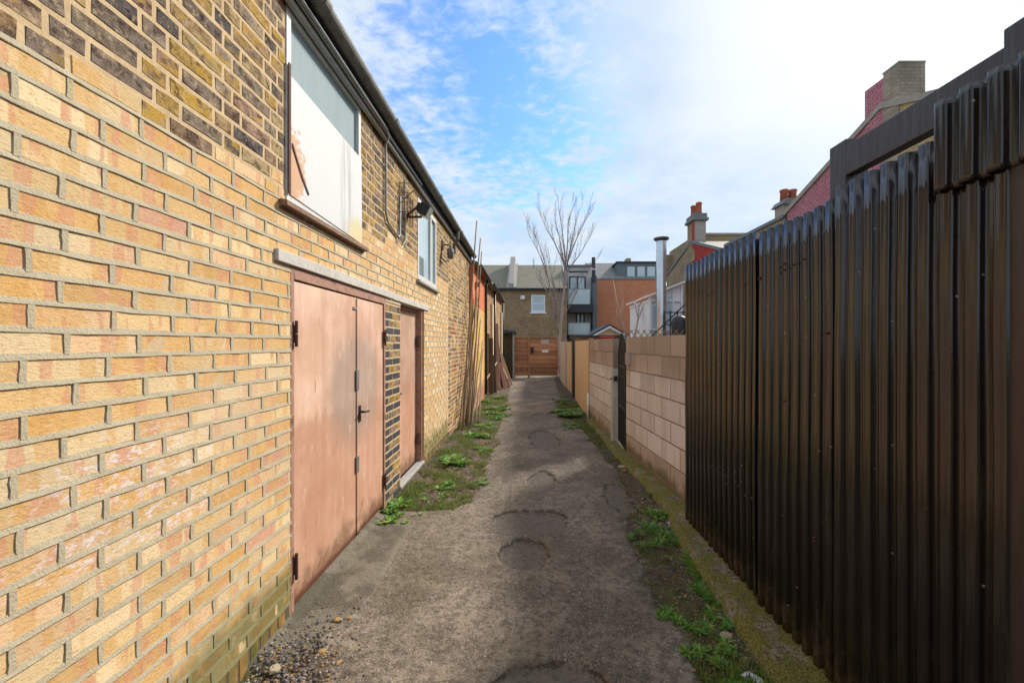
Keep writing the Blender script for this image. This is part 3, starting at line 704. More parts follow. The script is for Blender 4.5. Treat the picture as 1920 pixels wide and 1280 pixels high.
# doors
fr = MB(); fr.box(XL-.07, XL+.002, 2.352, 2.385, -.02, 2.004); fr.box(XL-.07, XL+.002, 3.875, 3.908, -.02, 2.004); fr.box(XL-.07, XL+.002, 2.385, 3.875, 1.935, 2.004)
dd = fr.build('double_door', 'door_frame_paint', B1, bevel=.003)
lf = MB(); lf.box(XL-.045, XL-.008, 2.39, 3.29, .045, 1.925); lf.build('door_leaf', 'door_paint', dd, bevel=.004)
lf = MB(); lf.box(XL-.045, XL-.010, 3.297, 3.87, .045, 1.925); lf.build('door_leaf', 'door_paint', dd, bevel=.004)
MB().box(XL-.008, XL+.002, 3.262, 3.318, .05, 1.92).build('cover_strip', 'door_paint', dd, bevel=.003)
for z_, y_ in ((1.62, 2.385), (.28, 2.385), (1.62, 3.875), (.28, 3.875)):
    hg = MB(); hg.tube([(XL+.014, y_, z_-.075), (XL+.014, y_, z_-.002)], .009, 10); hg.tube([(XL+.014, y_, z_+.002), (XL+.014, y_, z_+.075)], .009, 10)
    hg.box(XL-.008, XL+.004, y_-.012, y_+.022 if y_ < 3 else y_+.012, z_-.05, z_+.05)
    hg.build('hinge', 'rust', dd)
for z0_, z1_ in ((1.20, 1.36), (.55, .68)):
    MB().box(XL+.0022, XL+.008, 3.245, 3.29, z0_, z1_).build('lock_plate', 'zinc', dd, bevel=.002)
MB().box(XL-.0075, XL+.001, 3.20, 3.26, 1.83, 1.85).build('badge', 'zinc', dd)
hd = MB(); hd.tube([(XL+.002, 3.305, 1.02), (XL+.045, 3.305, 1.02), (XL+.052, 3.33, 1.02), (XL+.052, 3.375, 1.015)], [.011, .009, .009, .008], 10); hd.box(XL+.002, XL+.008, 3.285, 3.325, .94, 1.07); hd.build('handle', 'dark_iron', dd)
fr = MB(); fr.box(XL-.16, XL-.08, 4.372, 4.40, -.02, 2.004); fr.box(XL-.16, XL-.02, 5.32, 5.368, -.02, 2.004); fr.box(XL-.16, XL-.08, 4.40, 5.32, 1.95, 2.004)
d2 = fr.build('single_door', 'door_frame_paint', B1, bevel=.003)
MB().box(XL-.13, XL-.09, 4.402, 5.318, .06, 1.945).build('door_leaf', 'door_paint', d2, bevel=.004)
MB().box(XL-.085, XL+.01, 4.372, 5.366, .02, .055).build('threshold', 'grey_pipe', d2, bevel=.008)
hd = MB(); hd.tube([(XL-.09, 4.46, 1.02), (XL-.045, 4.46, 1.02), (XL-.04, 4.53, 1.02)], .012, 10); hd.build('handle', 'dark_iron', d2)
for z_ in (1.6, .35):
    hg = MB(); hg.tube([(XL-.05, 5.30, z_-.07), (XL-.05, 5.30, z_+.07)], .014, 10); hg.box(XL-.088, XL-.05, 5.27, 5.318, z_-.05, z_+.05); hg.build('hinge', 'rust', d2)
# conduit along the eaves and down the wall
cd = MB(); cd.tube([(XL+.083, -1.7, 3.485), (XL+.083, 3.70, 3.485), (XL+.07, 3.80, 3.47), (XL+.02, 3.86, 3.42), (XL+.018, 3.87, 3.30), (XL+.018, 3.87, 2.80), (XL+.018, 3.93, 2.72), (XL+.018, 4.25, 2.66), (XL+.018, 4.30, 2.70), (XL+.018, 4.31, 3.10)], .011, 8)
cd.build('conduit', 'grey_pipe', B1, smooth=True)
cb = MB(); cb.tube([(XL+.012, 4.5, 2.60), (XL+.012, 4.5, 3.35)], .008, 6); cb.tube([(XL+.012, 4.55, 2.72), (XL+.012, 4.42, 2.62), (XL+.012, 4.30, 2.68)], .007, 6); cb.build('cable', 'grey_pipe', B1)
dp = MB(); dp.tube([(gx, 7.25, 3.53), (gx, 7.25, 3.40), (XL+.05, 7.28, 3.30), (XL+.05, 7.28, 3.15)], .032, 10); dp.build('downpipe_stub', 'grey_gutter', B1)

# floodlight in a wire cage
fl = thing('floodlight', (XL, 4.45, 2.95), 'grey floodlight in a rusty wire cage bracketed to the brick wall under the gutter', 'floodlight')
bx = MB(); c0 = Vector((XL+.20, 4.62, 3.05))
M_ = Matrix.Rotation(rad(28), 3, 'Y')
def rbox(mb, c, M, dx, dy, dz): mb.hexa([c+M@Vector((sx*dx, sy*dy, sz*dz)) for sz in (-1, 1) for sx, sy in ((-1, -1), (1, -1), (1, 1), (-1, 1))])
rbox(bx, c0, M_, .055, .085, .065); rbox(bx, c0+M_@Vector((-.075, 0, 0)), M_, .022, .05, .045); bx.build('housing', 'black_plastic', fl, bevel=.008)
gb = MB(); rbox(gb, c0+M_@Vector((.03, 0, -.066)), M_, .045, .072, .004); rbox(gb, c0+M_@Vector((.0565, 0, 0)), M_, .003, .07, .052); gb.build('glass', 'lamp_glass', fl)
br = MB(); br.beam((XL, 4.62, 2.98), (XL+.16, 4.62, 2.98), .03, .02); br.beam((XL, 4.62, 3.0), (XL+.15, 4.62, 3.12), .02, .02); br.tube([(XL+.02, 4.50, 3.15), (XL+.1, 4.52, 3.24), (XL+.18, 4.60, 3.14)], .007, 6); br.build('bracket', 'rust', fl)
cg = MB()
for k in range(6): cg.tube([(XL+.01, 4.30+.10*k, 2.92), (XL+.01, 4.30+.10*k, 3.24)], .0035, 4)
for k in range(5): cg.tube([(XL+.015, 4.25, 2.93+.075*k), (XL+.015, 4.85, 2.93+.075*k)], .0035, 4)
for k in range(4): cg.tube([(XL+.015, 4.28, 2.93+.1*k), (XL+.14, 4.30, 2.93+.1*k)], .0035, 4)
cg.build('wire_cage', 'rust', fl)
wlamp = thing('wall_lamp', (XL, 6.55, 2.93), 'small grey wall lamp on a bent bracket near the downpipe stub', 'lamp')
q = MB(); q.tube([(XL+.005, 6.5, 3.12), (XL+.10, 6.5, 3.12), (XL+.13, 6.5, 3.08)], .012, 8); q.tube([(XL+.005, 6.42, 3.10), (XL+.005, 6.42, 2.90), (XL+.05, 6.5, 2.86), (XL+.1, 6.55, 2.88)], .009, 6); q.box(XL, XL+.02, 6.44, 6.56, 3.05, 3.18); q.build('bracket', 'rust', wlamp)
q = MB(); q.lathe((XL+.13, 6.5, 2.90), [(.03, 0), (.05, .02), (.055, .10), (.05, .15), (.025, .17)], 12); q.build('housing', 'grey_gutter', wlamp, smooth=True)

# ================================================================== MIDDLE LEFT BUILDINGS
XM = -1.27
B2 = thing('painted_building', (-3, 10.8, 0), 'low brick building painted orange above and yellow below behind leaning poles', 'building')
mpM = lambda s, z, d: (XM+d, s, z)
m2 = MB()
for r in lay(0, 3.40, YE+.01, 12.1, CH, .225, .010, 'F'):
    k = R.uniform(.8, 1.0); brickface(m2, r, mpM, .010, .0, .0015, (k, k, k, R.random()), nseg=1)
m2.build('wall', 'two_tone_paint', B2, recalc=False)
q = MB(); q.box(XM-4, XM-.003, YE+.01, 12.1, -.1, 3.40, (.7, .7, .7, 1)); q.build('masonry', 'two_tone_paint', B2)
q = MB(); q.prism([(XM+.12, YE+.06, 3.40), (XM+.12, YE+.06, 3.46), (XM-2, YE+.06, 4.2), (XM-4.2, YE+.06, 3.46), (XM-4.2, YE+.06, 3.40)], (0, 2.65, 0)); q.build('roof', 'brown_slate', B2)
extr(q2 := MB(), [((x_-gx)*.85+XM+.15, (z_-gz)*.85+3.42) for x_, z_ in gp], YE+.06, 12.3); q2.build('gutter', 'black_plastic', B2)
q = MB(); q.tube([(XM+.03, 10.0, 2.0), (XM+.03, 10.0, 2.95)], .008, 6); q.box(XM, XM+.09, 9.93, 10.06, 2.95, 3.05); q.tube([(XM+.03, 10.0, 2.72), (XM+.03, 10.6, 2.5)], .006, 5); q.build('cable', 'grey_gutter', B2)
q = MB(); q.tube([(XM+.09, 12.0, 3.4), (XM+.05, 12.0, 3.2), (XM+.05, 12.0, .1)], .035, 10); q.build('downpipe', 'black_plastic', B2, smooth=True)

B3 = thing('patched_building', (-3, 15.3, 0), 'worn buff and red brick building with piers and a dark doorway beyond the painted one', 'building')
y0_, y1_ = 12.35, 18.0; xa, xb = -1.27, -1.15
def mp3(s, z, d): return (xa+(xb-xa)*(s-y0_)/(y1_-y0_)+d, s, z)
m3 = MB()
h3 = [(12.6, 13.5, -.1, 1.9)]
for r in lay(0, 3.38, y0_, y1_, CH, .225, .010, 'F', h3):
    cc = R.choice([(.56, .38, .22), (.50, .30, .17), (.45, .20, .12), (.38, .27, .18), (.60, .42, .27)])
    brickface(m3, r, mp3, .010, .0012, .0015, cc+(R.random(),), nseg=1)
m3.build('wall', 'stock_brick', B3, recalc=False)
q = MB(); backing(q, -.002, y0_, y1_, -.1, 3.38, h3, mp3, .2); q.box(XM-4, XM-3.8, y0_, y1_, -.1, 3.38); q.box(XM-3.8, XM-.25, y0_, y0_+.2, -.1, 3.38); q.box(XM-3.8, XM-.1, y1_-.2, y1_-.002, -.1, 3.38); q.build('masonry', 'flush_mortar', B3)
q = MB()
for s_ in (13.7, 15.4, 17.3): q = MB(); q.hexa([Vector(mp3(a_, z_, d_)) for z_ in (0, 2.9 if s_ != 15.4 else 2.1) for a_, d_ in ((s_, .003), (s_, .07), (s_+.35, .07), (s_+.35, .003))]); q.build('pier', 'tan_board', B3, bevel=.01)
q = MB(); q.prism([(XM+.17, y0_, 3.38), (XM+.17, y0_, 3.46), (XM-2, y0_, 4.2), (XM-4.2, y0_, 3.46), (XM-4.2, y0_, 3.38)], (.08, 5.8, 0)); q.build('roof', 'brown_slate', B3)
q = MB(); extr(q, [((x_-gx)*.85+XM+.22, (z_-gz)*.85+3.40) for x_, z_ in gp], y0_, 18.1); q.build('gutter', 'black_plastic', B3)
q = MB(); q.tube([(XM+.12, 14.3, 3.4), (XM+.10, 14.3, .05)], .04, 10); q.build('downpipe', 'black_plastic', B3, smooth=True); q = MB(); q.tube([(XM+.2, 17.9, 3.35), (XM+.18, 17.9, .05)], .035, 8); q.build('downpipe', 'black_plastic', B3, smooth=True)
q = MB(); q.box(XM-.25, XM-.2, 12.6, 13.5, 0, 1.9); q.build('door', 'old_timber', B3)

S1 = thing('lean_to_shed', (-.95, 19.5, 0), 'small dark brick lean-to with a blue felt roof left of the cedar gate', 'shed')
q = MB(); q.box(-1.35, -.66, 18.9, 21.0, 0, 2.05); q.build('wall', 'olive_brick', S1)
q = MB(); q.prism([(-1.40, 18.65, 2.06), (-.52, 18.65, 2.06), (-.52, 18.65, 2.13), (-1.40, 18.65, 2.30)], (0, 2.4, 0)); q.build('roof', 'blue_felt', S1, bevel=.01)
q = MB(); q.box(-.70, -.625, 18.78, 18.86, 0, 2.05); q.build('post', 'grey_pipe', S1)

# ---- cedar gate at the end of the lane
GY = 19.2
gt_ = thing('timber_gate', (.37, GY, 0), 'horizontal board cedar gate and side panel closing the end of the lane', 'gate')
def boards(x0, x1, n_, y_, z0, z1):
    q = MB(); h_ = (z1-z0)/n_
    for k in range(n_):
        yo = R.uniform(-.004, .004); c_ = R.uniform(.7, 1.35); q.prism([(x0, y_+yo, z0+h_*k), (x0, y_+.055, z0+h_*(k+1)+.008), (x0, y_+.075, z0+h_*(k+1)+.008), (x0, y_+.02+yo, z0+h_*k)], (x1-x0, 0, 0), (c_, c_, c_*.95, 1))
    return q
boards(-.60, .0, 9, GY, .10, 1.84).build('side_panel', 'cedar', gt_)
boards(.09, 1.33, 9, GY-.01, .10, 1.84).build('gate_leaf', 'cedar', gt_)
q = MB(); q.box(.0, .085, GY-.05, GY+.05, 0, 1.90); q.box(-.645, -.60, GY-.03, GY+.05, 0, 1.88); q.box(1.335, 1.39, GY-.03, GY+.05, 0, 1.88); q.box(-.60, .0, GY-.02, GY+.04, 1.842, 1.875); q.box(.09, 1.33, GY-.02, GY+.04, 1.842, 1.875); q.build('frame', 'cedar', gt_, bevel=.004)
q = MB(); q.box(.13, .26, GY-.10, GY-.015, 1.16, 1.42); q.build('letterbox', 'black_plastic', gt_, bevel=.01)
q = MB(); q.box(.60, .98, GY-.025, GY-.012, 1.55, 1.77); q.build('notice', 'paper', gt_)
q = MB(); q.box(.65, .94, GY-.025, GY-.012, 1.17, 1.30); q.build('notice', 'white_paint', gt_)

# ================================================================== RIGHT SIDE: corrugated fence
XR = 1.345
fc = thing('corrugated_fence', (XR, 1.2, 0), 'tall glossy black-brown corrugated metal fence with tarred posts on a mossy kerb', 'fence')
def sheet(y0, y1, z0, z1, xo, name='metal_sheet', dz=0, seed=0):
    q = MB(); P_ = .0762; n_ = int((y1-y0)/P_*20); nz = 14; prev = None; rows = []
    for i in range(n_+1):
        y_ = y0+(y1-y0)*i/n_; ph = 2*math.pi*y_/P_
        s_ = math.tanh(5.5*math.sin(ph)); s_ += .05*math.cos(2*ph)
        ztop = z1+dz*float(fbm(np.array(y_*3.), np.array(seed+1.), 4, 2)-.5)
        row = []
        for k in range(nz+1):
            z_ = z0+(ztop-z0)*k/nz
            w_ = (float(fbm(np.array(y_*1.7+seed), np.array(z_*1.3), 9, 3))-.5)*.016
            dent = (float(fbm(np.array(y_*18.), np.array(z_*3.), 2, 2))-.5)*.0025
            row.append(q.vert((xo-.0125*s_+w_+dent, y_, z_)))
        if prev:
            for k in range(nz): q.face([prev[k], row[k], row[k+1], prev[k+1]])
        prev = row
    return q.build(name, 'corrugated_paint', fc, smooth=True, recalc=False, solid=.0012)
sheet(2.445, 3.56, .04, 2.225, XR+.012, dz=.02, seed=1)
sheet(1.76, 2.432, .03, 2.20, XR+.004, dz=.02, seed=4)
sheet(1.12, 1.80, .03, 2.235, XR-.006, dz=.02, seed=7)
sheet(.30, 1.357, 2.045, 2.335, XR-.027, dz=.01, seed=9)
q = MB(); q.box(XR-.012, XR+.03, .88, 1.165, .03, 2.05); q.build('door_board', 'brown_timber', fc, bevel=.006)
q = MB()
for k in range(9): q.box(XR-.002, XR+.026, -1.6+.275*k, -1.6+.275*k+.270, .03, 2.05)
q.build('board_panel', 'brown_timber', fc, bevel=.004)
q = MB(); q.box(XR+.055, XR+.155, 1.82, 1.92, 0, 2.465); q.build('post', 'tarred_timber', fc, bevel=.004)
q = MB(); q.box(XR+.040, XR+.15, 1.10, 1.205, 0, 2.475); q.build('post', 'tarred_timber', fc, bevel=.004)
q = MB(); q.box(XR+.030, XR+.12, 2.37, 2.50, 0, 2.19); q.build('post', 'tarred_timber', fc)  # extra post added behind the sheet seam to keep light from showing through
q = MB(); q.box(XR+.045, XR+.15, 3.38, 3.48, 0, 2.2); q.build('post', 'tarred_timber', fc, bevel=.004)
q = MB(); q.box(XR+.050, XR+.098, 1.207, 1.817, 2.30, 2.43); q.build('beam', 'tarred_timber', fc, bevel=.004)
q = MB(); q.box(XR+.048, XR+.10, 1.925, 3.37, 1.9, 2.0); q.box(XR+.048, XR+.10, 1.925, 3.37, .6, .7); q.box(XR+.048, XR+.10, 1.21, 1.815, 1.2, 1.3); q.build('rail', 'tarred_timber', fc)
for _ in range(38):
    sc_ = MB()
    y_ = R.uniform(1.2, 3.5); y_ = (math.floor(y_/.0762)+.25)*.0762; z_ = R.choice([.65, 1.25, 1.95, R.uniform(.3, 2.1)])+R.uniform(-.03, .03)
    sc_.tube([(XR-.02, y_, z_), (XR-.006, y_, z_)], [.004, .006], 6); sc_.build('screw', 'rust', fc)
# mossy kerb under the fence and along the block wall
def kerb(path_in, path_out, z, name):
    q = MB(); n_ = len(path_in); N_ = 160; L = []
    for i in range(N_+1):
        f_ = i/N_*(n_-1); k = min(int(f_), n_-2); u_ = f_-k
        a_ = Vector(path_in[k]).lerp(Vector(path_in[k+1]), u_); b_ = Vector(path_out[k]).lerp(Vector(path_out[k+1]), u_); row = []
        wv = (float(fbm(np.array(a_.y*5.), np.array(2.), 6, 4))-.5)
        for m_ in range(9):
            g_ = m_/8; p_ = a_.lerp(b_, g_*(1+wv*.22)); nz_ = (float(fbm(np.array(p_.x*14.), np.array(p_.y*14.), 7, 4))-.5)
            row.append(q.vert((p_.x+nz_*.01, p_.y, z*(1-.25*g_)+nz_*.03 if m_ < 8 else -.04)))
        L.append(row)
    for a_, b_ in zip(L, L[1:]):
        for m_ in range(8): q.face([a_[m_], b_[m_], b_[m_+1], a_[m_+1]])
    o = q.build(name, 'mossy_concrete', smooth=True); o['kind'] = 'structure'; return o
kerb([(1.40, -1.5), (1.40, 1.9), (1.39, 3.0), (1.40, 3.72)], [(1.10, -1.5), (1.12, 1.9), (1.16, 3.0), (1.26, 3.72)], .07, 'kerb')
kerb([(1.56, 3.55), (1.52, 4.1), (1.40, 5.7), (1.35, 7), (1.30, 8.5)], [(1.24, 3.55), (1.27, 4.1), (1.22, 5.7), (1.22, 7), (1.20, 8.5)], .05, 'wall_footing')

# ---- block walls
A_ = Vector((1.53, 3.62)); Bp = Vector((1.377, 5.80)); Cp = Vector((1.335, 6.50)); Dp = Vector((1.275, 8.60))
def blockwall(name, P0, P1, label, zt=1.655):
    d_ = (P1-P0); L = d_.length; d_.normalize(); nrm = Vector((-d_.y, d_.x)) 
    if nrm.x > 0: nrm = -nrm
    mp = lambda s, z, dd_: (P0.x+d_.x*s+nrm.x*dd_, P0.y+d_.y*s+nrm.y*dd_, z)
    rt = thing(name, ((P0.x+P1.x)/2, (P0.y+P1.y)/2, 0), label, 'wall')
    q = MB()
    for r in lay(zt-.225*8, zt, 0, L, .225, .45, .010, 'S'):
        if r[3] < -.05: continue
        k = R.uniform(.84, 1.06); cc = R.choice([(.74, .655, .61), (.78, .695, .65), (.69, .60, .55), (.75, .66, .62)])
        if r[2] > zt-.46: cc = R.choice([(.62, .50, .42), (.56, .45, .37), (.66, .54, .46)])
        if r[2] < .1: cc = (.55, .43, .35)
        brickface(q, r, mp, .012, .002, .0028, tuple(v*k for v in cc)+(R.random(),))
    q.build('blocks', 'block_face', rt, recalc=False)
    q = MB(); p_ = [Vector(mp(s_, z_, dd_)) for z_ in (-.1, zt-.004) for s_, dd_ in ((0, -.002), (L, -.002), (L, -.10), (0, -.10))]; q.hexa(p_); q.build('mortar_core', 'block_mortar', rt)
    return rt, mp, L
bw1, mpA, LA = blockwall('block_wall', A_, Bp, 'pink concrete block wall between the black corrugated fence and the iron gate')
bw2, mpB, LB = blockwall('block_wall', Cp, Dp, 'pink concrete block wall beyond the iron gate, ending at the tan boards')
q = MB(); p_ = [Vector(mpB(s_, z_, dd_)) for z_ in (-.05, 1.18) for s_, dd_ in ((-.012, .012), (.10, .012), (.10, -.11), (-.012, -.11))]; q.hexa(p_); q.build('jamb', 'concrete_lintel', bw2, bevel=.005)

# ---- iron gate
ig = thing('iron_gate', (1.40, 6.1, 0), 'narrow black wrought iron gate with an arched top set in the block wall', 'gate')
Pg = Vector((1.378, 5.80, 0)); Qg = Vector((1.425, 6.47, 0)); dg = (Qg-Pg); LG = dg.length; dg.normalize()
gp_ = lambda s, z: Pg+dg*s+Vector((0, 0, z))
def archz(s): return 1.42+.30*math.sin(math.pi*min(max(s/LG, 0), 1))**.7
q = MB(); q.beam(gp_(.015, .06), gp_(.015, 1.45), .03, .03); q.beam(gp_(LG-.015, .06), gp_(LG-.015, 1.45), .03, .03)
q.tube([gp_(LG*k/14, archz(LG*k/14)) for k in range(15)], .016, 6)
for z_ in (.08, .62, 1.22): q.beam(gp_(0, z_), gp_(LG, z_), .025, .025)
q.build('frame', 'dark_iron', ig)
q = MB()
for k in range(1, 12): s_ = LG*k/12; q.tube([gp_(s_, .08), gp_(s_, archz(s_)-.01)], .008, 5)
q.build('bars', 'dark_iron', ig)
for cz in (.85, 1.05, 1.36):
    q = MB()
    for cs in (.2, .34, .48):
        q.tube([gp_(cs+.055*math.cos(a_)*(1-a_/14), cz+.055*math.sin(a_)*(1-a_/14)) for a_ in np.linspace(0, 9, 20)], .005, 4)
    q.build('scrollwork', 'dark_iron', ig)
q = MB(); p0, p1 = gp_(.03, .09), gp_(LG-.03, .61); n_ = Vector((.004, 0, 0)); q.prism([gp_(.03, .09), gp_(LG-.03, .09), gp_(LG-.03, .61), gp_(.03, .61)], (.004, 0, 0)); q.build('kick_panel', 'dark_iron', ig)
q = MB(); q.box(1.345, 1.40, 6.46, 6.55, .98, 1.06); q.tube([(1.33, 6.5, 1.02), (1.30, 6.5, 1.02), (1.30, 6.42, 1.02)], .01, 6); q.build('latch', 'dark_iron', ig)
pq = thing('name_plaque', (1.36, 5.72, 1.3), 'small pale plaque box on the block wall beside the iron gate', 'plaque')
q = MB(); q.box(1.335, 1.384, 5.60, 5.72, 1.29, 1.44); q.build('box', 'rust', pq, bevel=.004)
q = MB(); q.box(1.318, 1.388, 5.585, 5.599, 1.285, 1.445); q.build('plate', 'paper', pq, bevel=.002)
q = MB(); 
for k in range(4): q.box(1.332, 1.374-.008*(k % 2), 5.5835, 5.5845, 1.32+.026*k, 1.328+.026*k)
q.build('faint_marks', 'pink_render', pq)

# ---- tan panels, dark posts and render beyond
def panel(name, P0, P1, z1, th, mat, label, cat):
    d_ = (Vector(P1)-Vector(P0)).normalized(); nr = Vector((d_.y, -d_.x))*th; mbp = MB()
    a = Vector(P0); b = Vector(P1); mbp.hexa([(a.x, a.y, -.05), (b.x, b.y, -.05), (b.x+nr.x, b.y+nr.y, -.05), (a.x+nr.x, a.y+nr.y, -.05), (a.x, a.y, z1), (b.x, b.y, z1), (b.x+nr.x, b.y+nr.y, z1), (a.x+nr.x, a.y+nr.y, z1)])
    return tag(mbp.build(name, mat, bevel=.006), label, cat)
panel('board_panel', (1.285, 8.72), (1.365, 12.0), 1.64, .06, 'tan_board', 'long smooth tan board panel beside the far block wall', 'panel')
panel('timber_post', (1.262, 8.61), (1.285, 8.71), 1.68, .08, 'cedar', 'reddish timber post where the blocks meet the tan boards', 'post')
panel('dark_door', (1.30, 12.05), (1.36, 12.9), 1.72, .06, 'slate_post', 'narrow dark slate grey door between two tan boards', 'door')
panel('board_panel', (1.37, 12.95), (1.42, 15.1), 1.64, .06, 'tan_board', 'short tan board panel beyond the narrow dark door', 'panel')
panel('rendered_wall', (1.37, 15.15), (1.45, 19.1), 1.66, .1, 'pink_render', 'pale pinkish rendered wall running up to the cedar gate', 'wall')
q = MB(); q.tube([(1.24, 8.55, 0), (1.245, 8.55, .55)], .022, 8); tag(q.build('waste_pipe', 'white_paint', smooth=True), 'short white waste pipe standing at the foot of the far block wall', 'pipe')

# ================================================================== BEYOND THE RIGHT WALLS
# gable row in the plane X = 8.09
XG = 8.09
def gable(name, yr, zr, ye_far, ye_near, ze, mats, label, split, coping=True, depth=6.5):
    t_ = thing(name, (XG+3, yr, 0), label, 'house')
    q = MB(); q.prism([(XG, split, -.1), (XG, ye_far, -.1), (XG, ye_far, ze), (XG, yr, zr), (XG, split, zr-(yr-split)*(zr-ze)/(yr-ye_near) if split < yr else zr)], (.3, 0, 0)); q.build('far_gable_wall', mats[0], t_)
    q = MB(); q.prism([(XG, ye_near, -.1), (XG, split-.001, -.1), (XG, split-.001, zr-(yr-split)*(zr-ze)/(yr-ye_near)), (XG, ye_near, ze)], (.3, 0, 0)); q.build('near_gable_wall', mats[1], t_)
    q = MB(); q.prism([(XG+.02, ye_near-.1, ze-.02), (XG+.02, yr, zr-.03), (XG+.02, ye_far+.1, ze-.02), (XG+.02, ye_far+.1, ze+.08), (XG+.02, yr, zr+.08), (XG+.02, ye_near-.1, ze+.08)], (depth, 0, 0)); q.build('roof', 'brown_slate', t_)
    q = MB()
    for ya, yb in ((ye_near-.12, yr), (ye_far+.12, yr)):
        q.prism([(XG-.05, ya, ze-.03), (XG-.05, yb, zr+.0), (XG-.05, yb, zr+.14), (XG-.05, ya, ze+.11)], (.12, 0, 0))
    q.build('verge', mats[2], t_)
    q = MB(); q.box(XG+.3, XG+depth, ye_near, ye_far, 0, ze-.02); q.build('body', 'gable_brick', t_)
    return t_
g1 = gable('pink_gable_house', 9.45, 6.93, 12.9, 6.0, 5.62, ('pink_painted_brick', 'yellow_gable_brick', 'coping'), 'house whose gable is painted pink on one half and bare yellow brick on the other', 9.39)
q = MB(); q.box(XG-.02, XG+.56, 9.0, 9.39, 5.0, 7.69); ck = q.build('chimney', 'chimney_brick', g1)
q = MB(); q.box(XG-.022, XG+.55, 9.391, 9.9, 5.0, 7.60); q.build('painted_flue', 'pink_painted_brick', ck)
q = MB(); q.box(XG-.02, XG+.57, 8.99, 9.42, 7.692, 7.72); q.build('chimney_band', 'coping', ck)
g2 = gable('red_gable_house', 20.45, 6.56, 24.3, 17.2, 5.42, ('gable_brick', 'red_painted_brick', 'lead'), 'house with a gable painted bright red beneath a tall two pot chimney', 20.35)
q = MB(); q.box(XG-.03, XG+.53, 20.03, 20.9, 5.6, 7.55); ck = q.build('chimney', 'gable_brick', g2)
q = MB(); q.box(XG, XG+.5, 20.01, 20.028, 5.6, 7.50); q.build('render', 'coping', ck)
q = MB(); q.box(XG-.034, XG-.0305, 20.03, 20.3, 6.2, 7.45); q.build('red_strip', 'red_painted_brick', ck)
q = MB(); q.box(XG-.14, XG+.64, 19.92, 21.0, 7.55, 7.68); q.box(XG-.08, XG+.58, 19.98, 20.94, 7.681, 7.90); q.build('chimney_cap', 'lead', ck, bevel=.02)
for yy_, xx_ in ((20.2, XG+.26), (20.7, XG+.2)): 
    q = MB(); q.lathe((xx_, yy_, 7.9), [(.15, 0), (.14, .1), (.125, .45), (.15, .47), (.15, .55), (.11, .58)], 12); q.build('chimney_pot', 'terracotta', ck, smooth=True)
# parapet between and chimney with two pots
pr_ = thing('parapet_house', (XG+3, 15, 0), 'low roofed house with a grey parapet and squat two pot chimney before the pink gable', 'house')
q = MB(); q.box(XG+.02, XG+6, 13.05, 17.05, -.1, 5.55); q.build('wall', 'gable_brick', pr_)
q = MB(); q.box(XG-.04, XG+.26, 13.06, 17.0, 5.552, 5.66); q.build('parapet', 'lead', pr_)
q = MB(); q.box(XG+.0, XG+.55, 13.1, 13.55, 5.662, 5.98); ck = q.build('chimney', 'coping', pr_)
q = MB(); q.prism([(XG-.08, 13.0, 5.98), (XG+.62, 13.0, 5.98), (XG+.52, 13.0, 6.16), (XG+.05, 13.0, 6.16)], (0, .65, 0)); q.build('chimney_cap', 'lead', ck)
for xx_ in (XG+.15, XG+.42): 
    q = MB(); q.lathe((xx_, 13.3, 6.15), [(.12, 0), (.11, .28), (.13, .3), (.13, .36), (.1, .37)], 12); q.build('chimney_pot', 'terracotta', ck, smooth=True)
# long wall and roof behind the red gable
q = MB(); q.box(XG+.8, XG+12, 22.0, 26, 0, 7.35); ob = q.build('rear_terrace', ['gable_brick'], None); tag(ob, 'plain brick terrace wall with a flat capped top behind the red gable chimney', 'house')
q = MB(); q.box(XG+.75, XG+12.05, 21.93, 22.05, 7.352, 7.46); q.box(XG+.75, XG+12, 21.95, 21.998, 6.9, 7.0); q.build('coping', 'coping', ob)
q = MB(); q.box(XG+.3, XG+1.5, 25.5, 27, 0, 7.0); ob = q.build('brick_stack', 'gable_brick'); tag(ob, 'plain square brick stack behind the sloping verge of the red gable house', 'chimney')
q = MB(); q.box(XG+.28, XG+1.52, 25.48, 27.02, 7.002, 7.07); q.build('cap', 'coping', ob)

# white glazed extension and steel flue
we = thing('white_extension', (5, 15.6, 0), 'white framed glazed extension with a sloping clear roof beside the steel flue', 'extension')
def FX(px, Y): return (px-990)*Y/F
Yw = 15.0
xa_, xb_ = FX(1219, Yw), FX(1280, Yw)
q = MB()
for px_ in (1219, 1236, 1248, 1262, 1278): 
    xx = FX(px_, Yw); zt = 3.28+(xx-xa_)*.38; q.box(xx-.035, xx+.035, Yw-.04, Yw+.04, 0, zt)
q.box(xa_, xb_, Yw-.03, Yw+.03, 2.05, 2.13); q.box(xa_-.02, xa_+.05, Yw, Yw+3, 3.1, 3.2); q.box(xa_, xb_, Yw-.03, Yw+.03, 3.10, 3.17)
q.build('frame', 'white_paint', we)
q = MB(); q.prism([(xa_, Yw+.045, 0), (xb_, Yw+.045, 0), (xb_, Yw+.045, 3.28+(xb_-xa_)*.38), (xa_, Yw+.045, 3.24)], (0, .025, 0)); q.box(xa_+.01, xa_+.03, Yw+.08, Yw+3, 0, 3.15); q.build('panels', 'white_paint', we)
q = MB(); q.box(FX(1225, Yw), FX(1231, Yw), Yw+.02, Yw+.043, 1.9, 2.95); q.box(FX(1240, Yw), FX(1246, Yw), Yw+.02, Yw+.043, 2.15, 3.2); q.box(FX(1250, Yw), FX(1258, Yw), Yw+.02, Yw+.043, 2.15, 3.3); q.build('pane', 'pale_pane', we)
q = MB(); q.prism([(xa_-.12, Yw-.2, 3.26), (xb_+.08, Yw-.2, 3.80), (xb_+.08, Yw-.2, 3.86), (xa_-.12, Yw-.2, 3.32)], (0, 3.4, 0)); q.build('roof', 'white_paint', we)
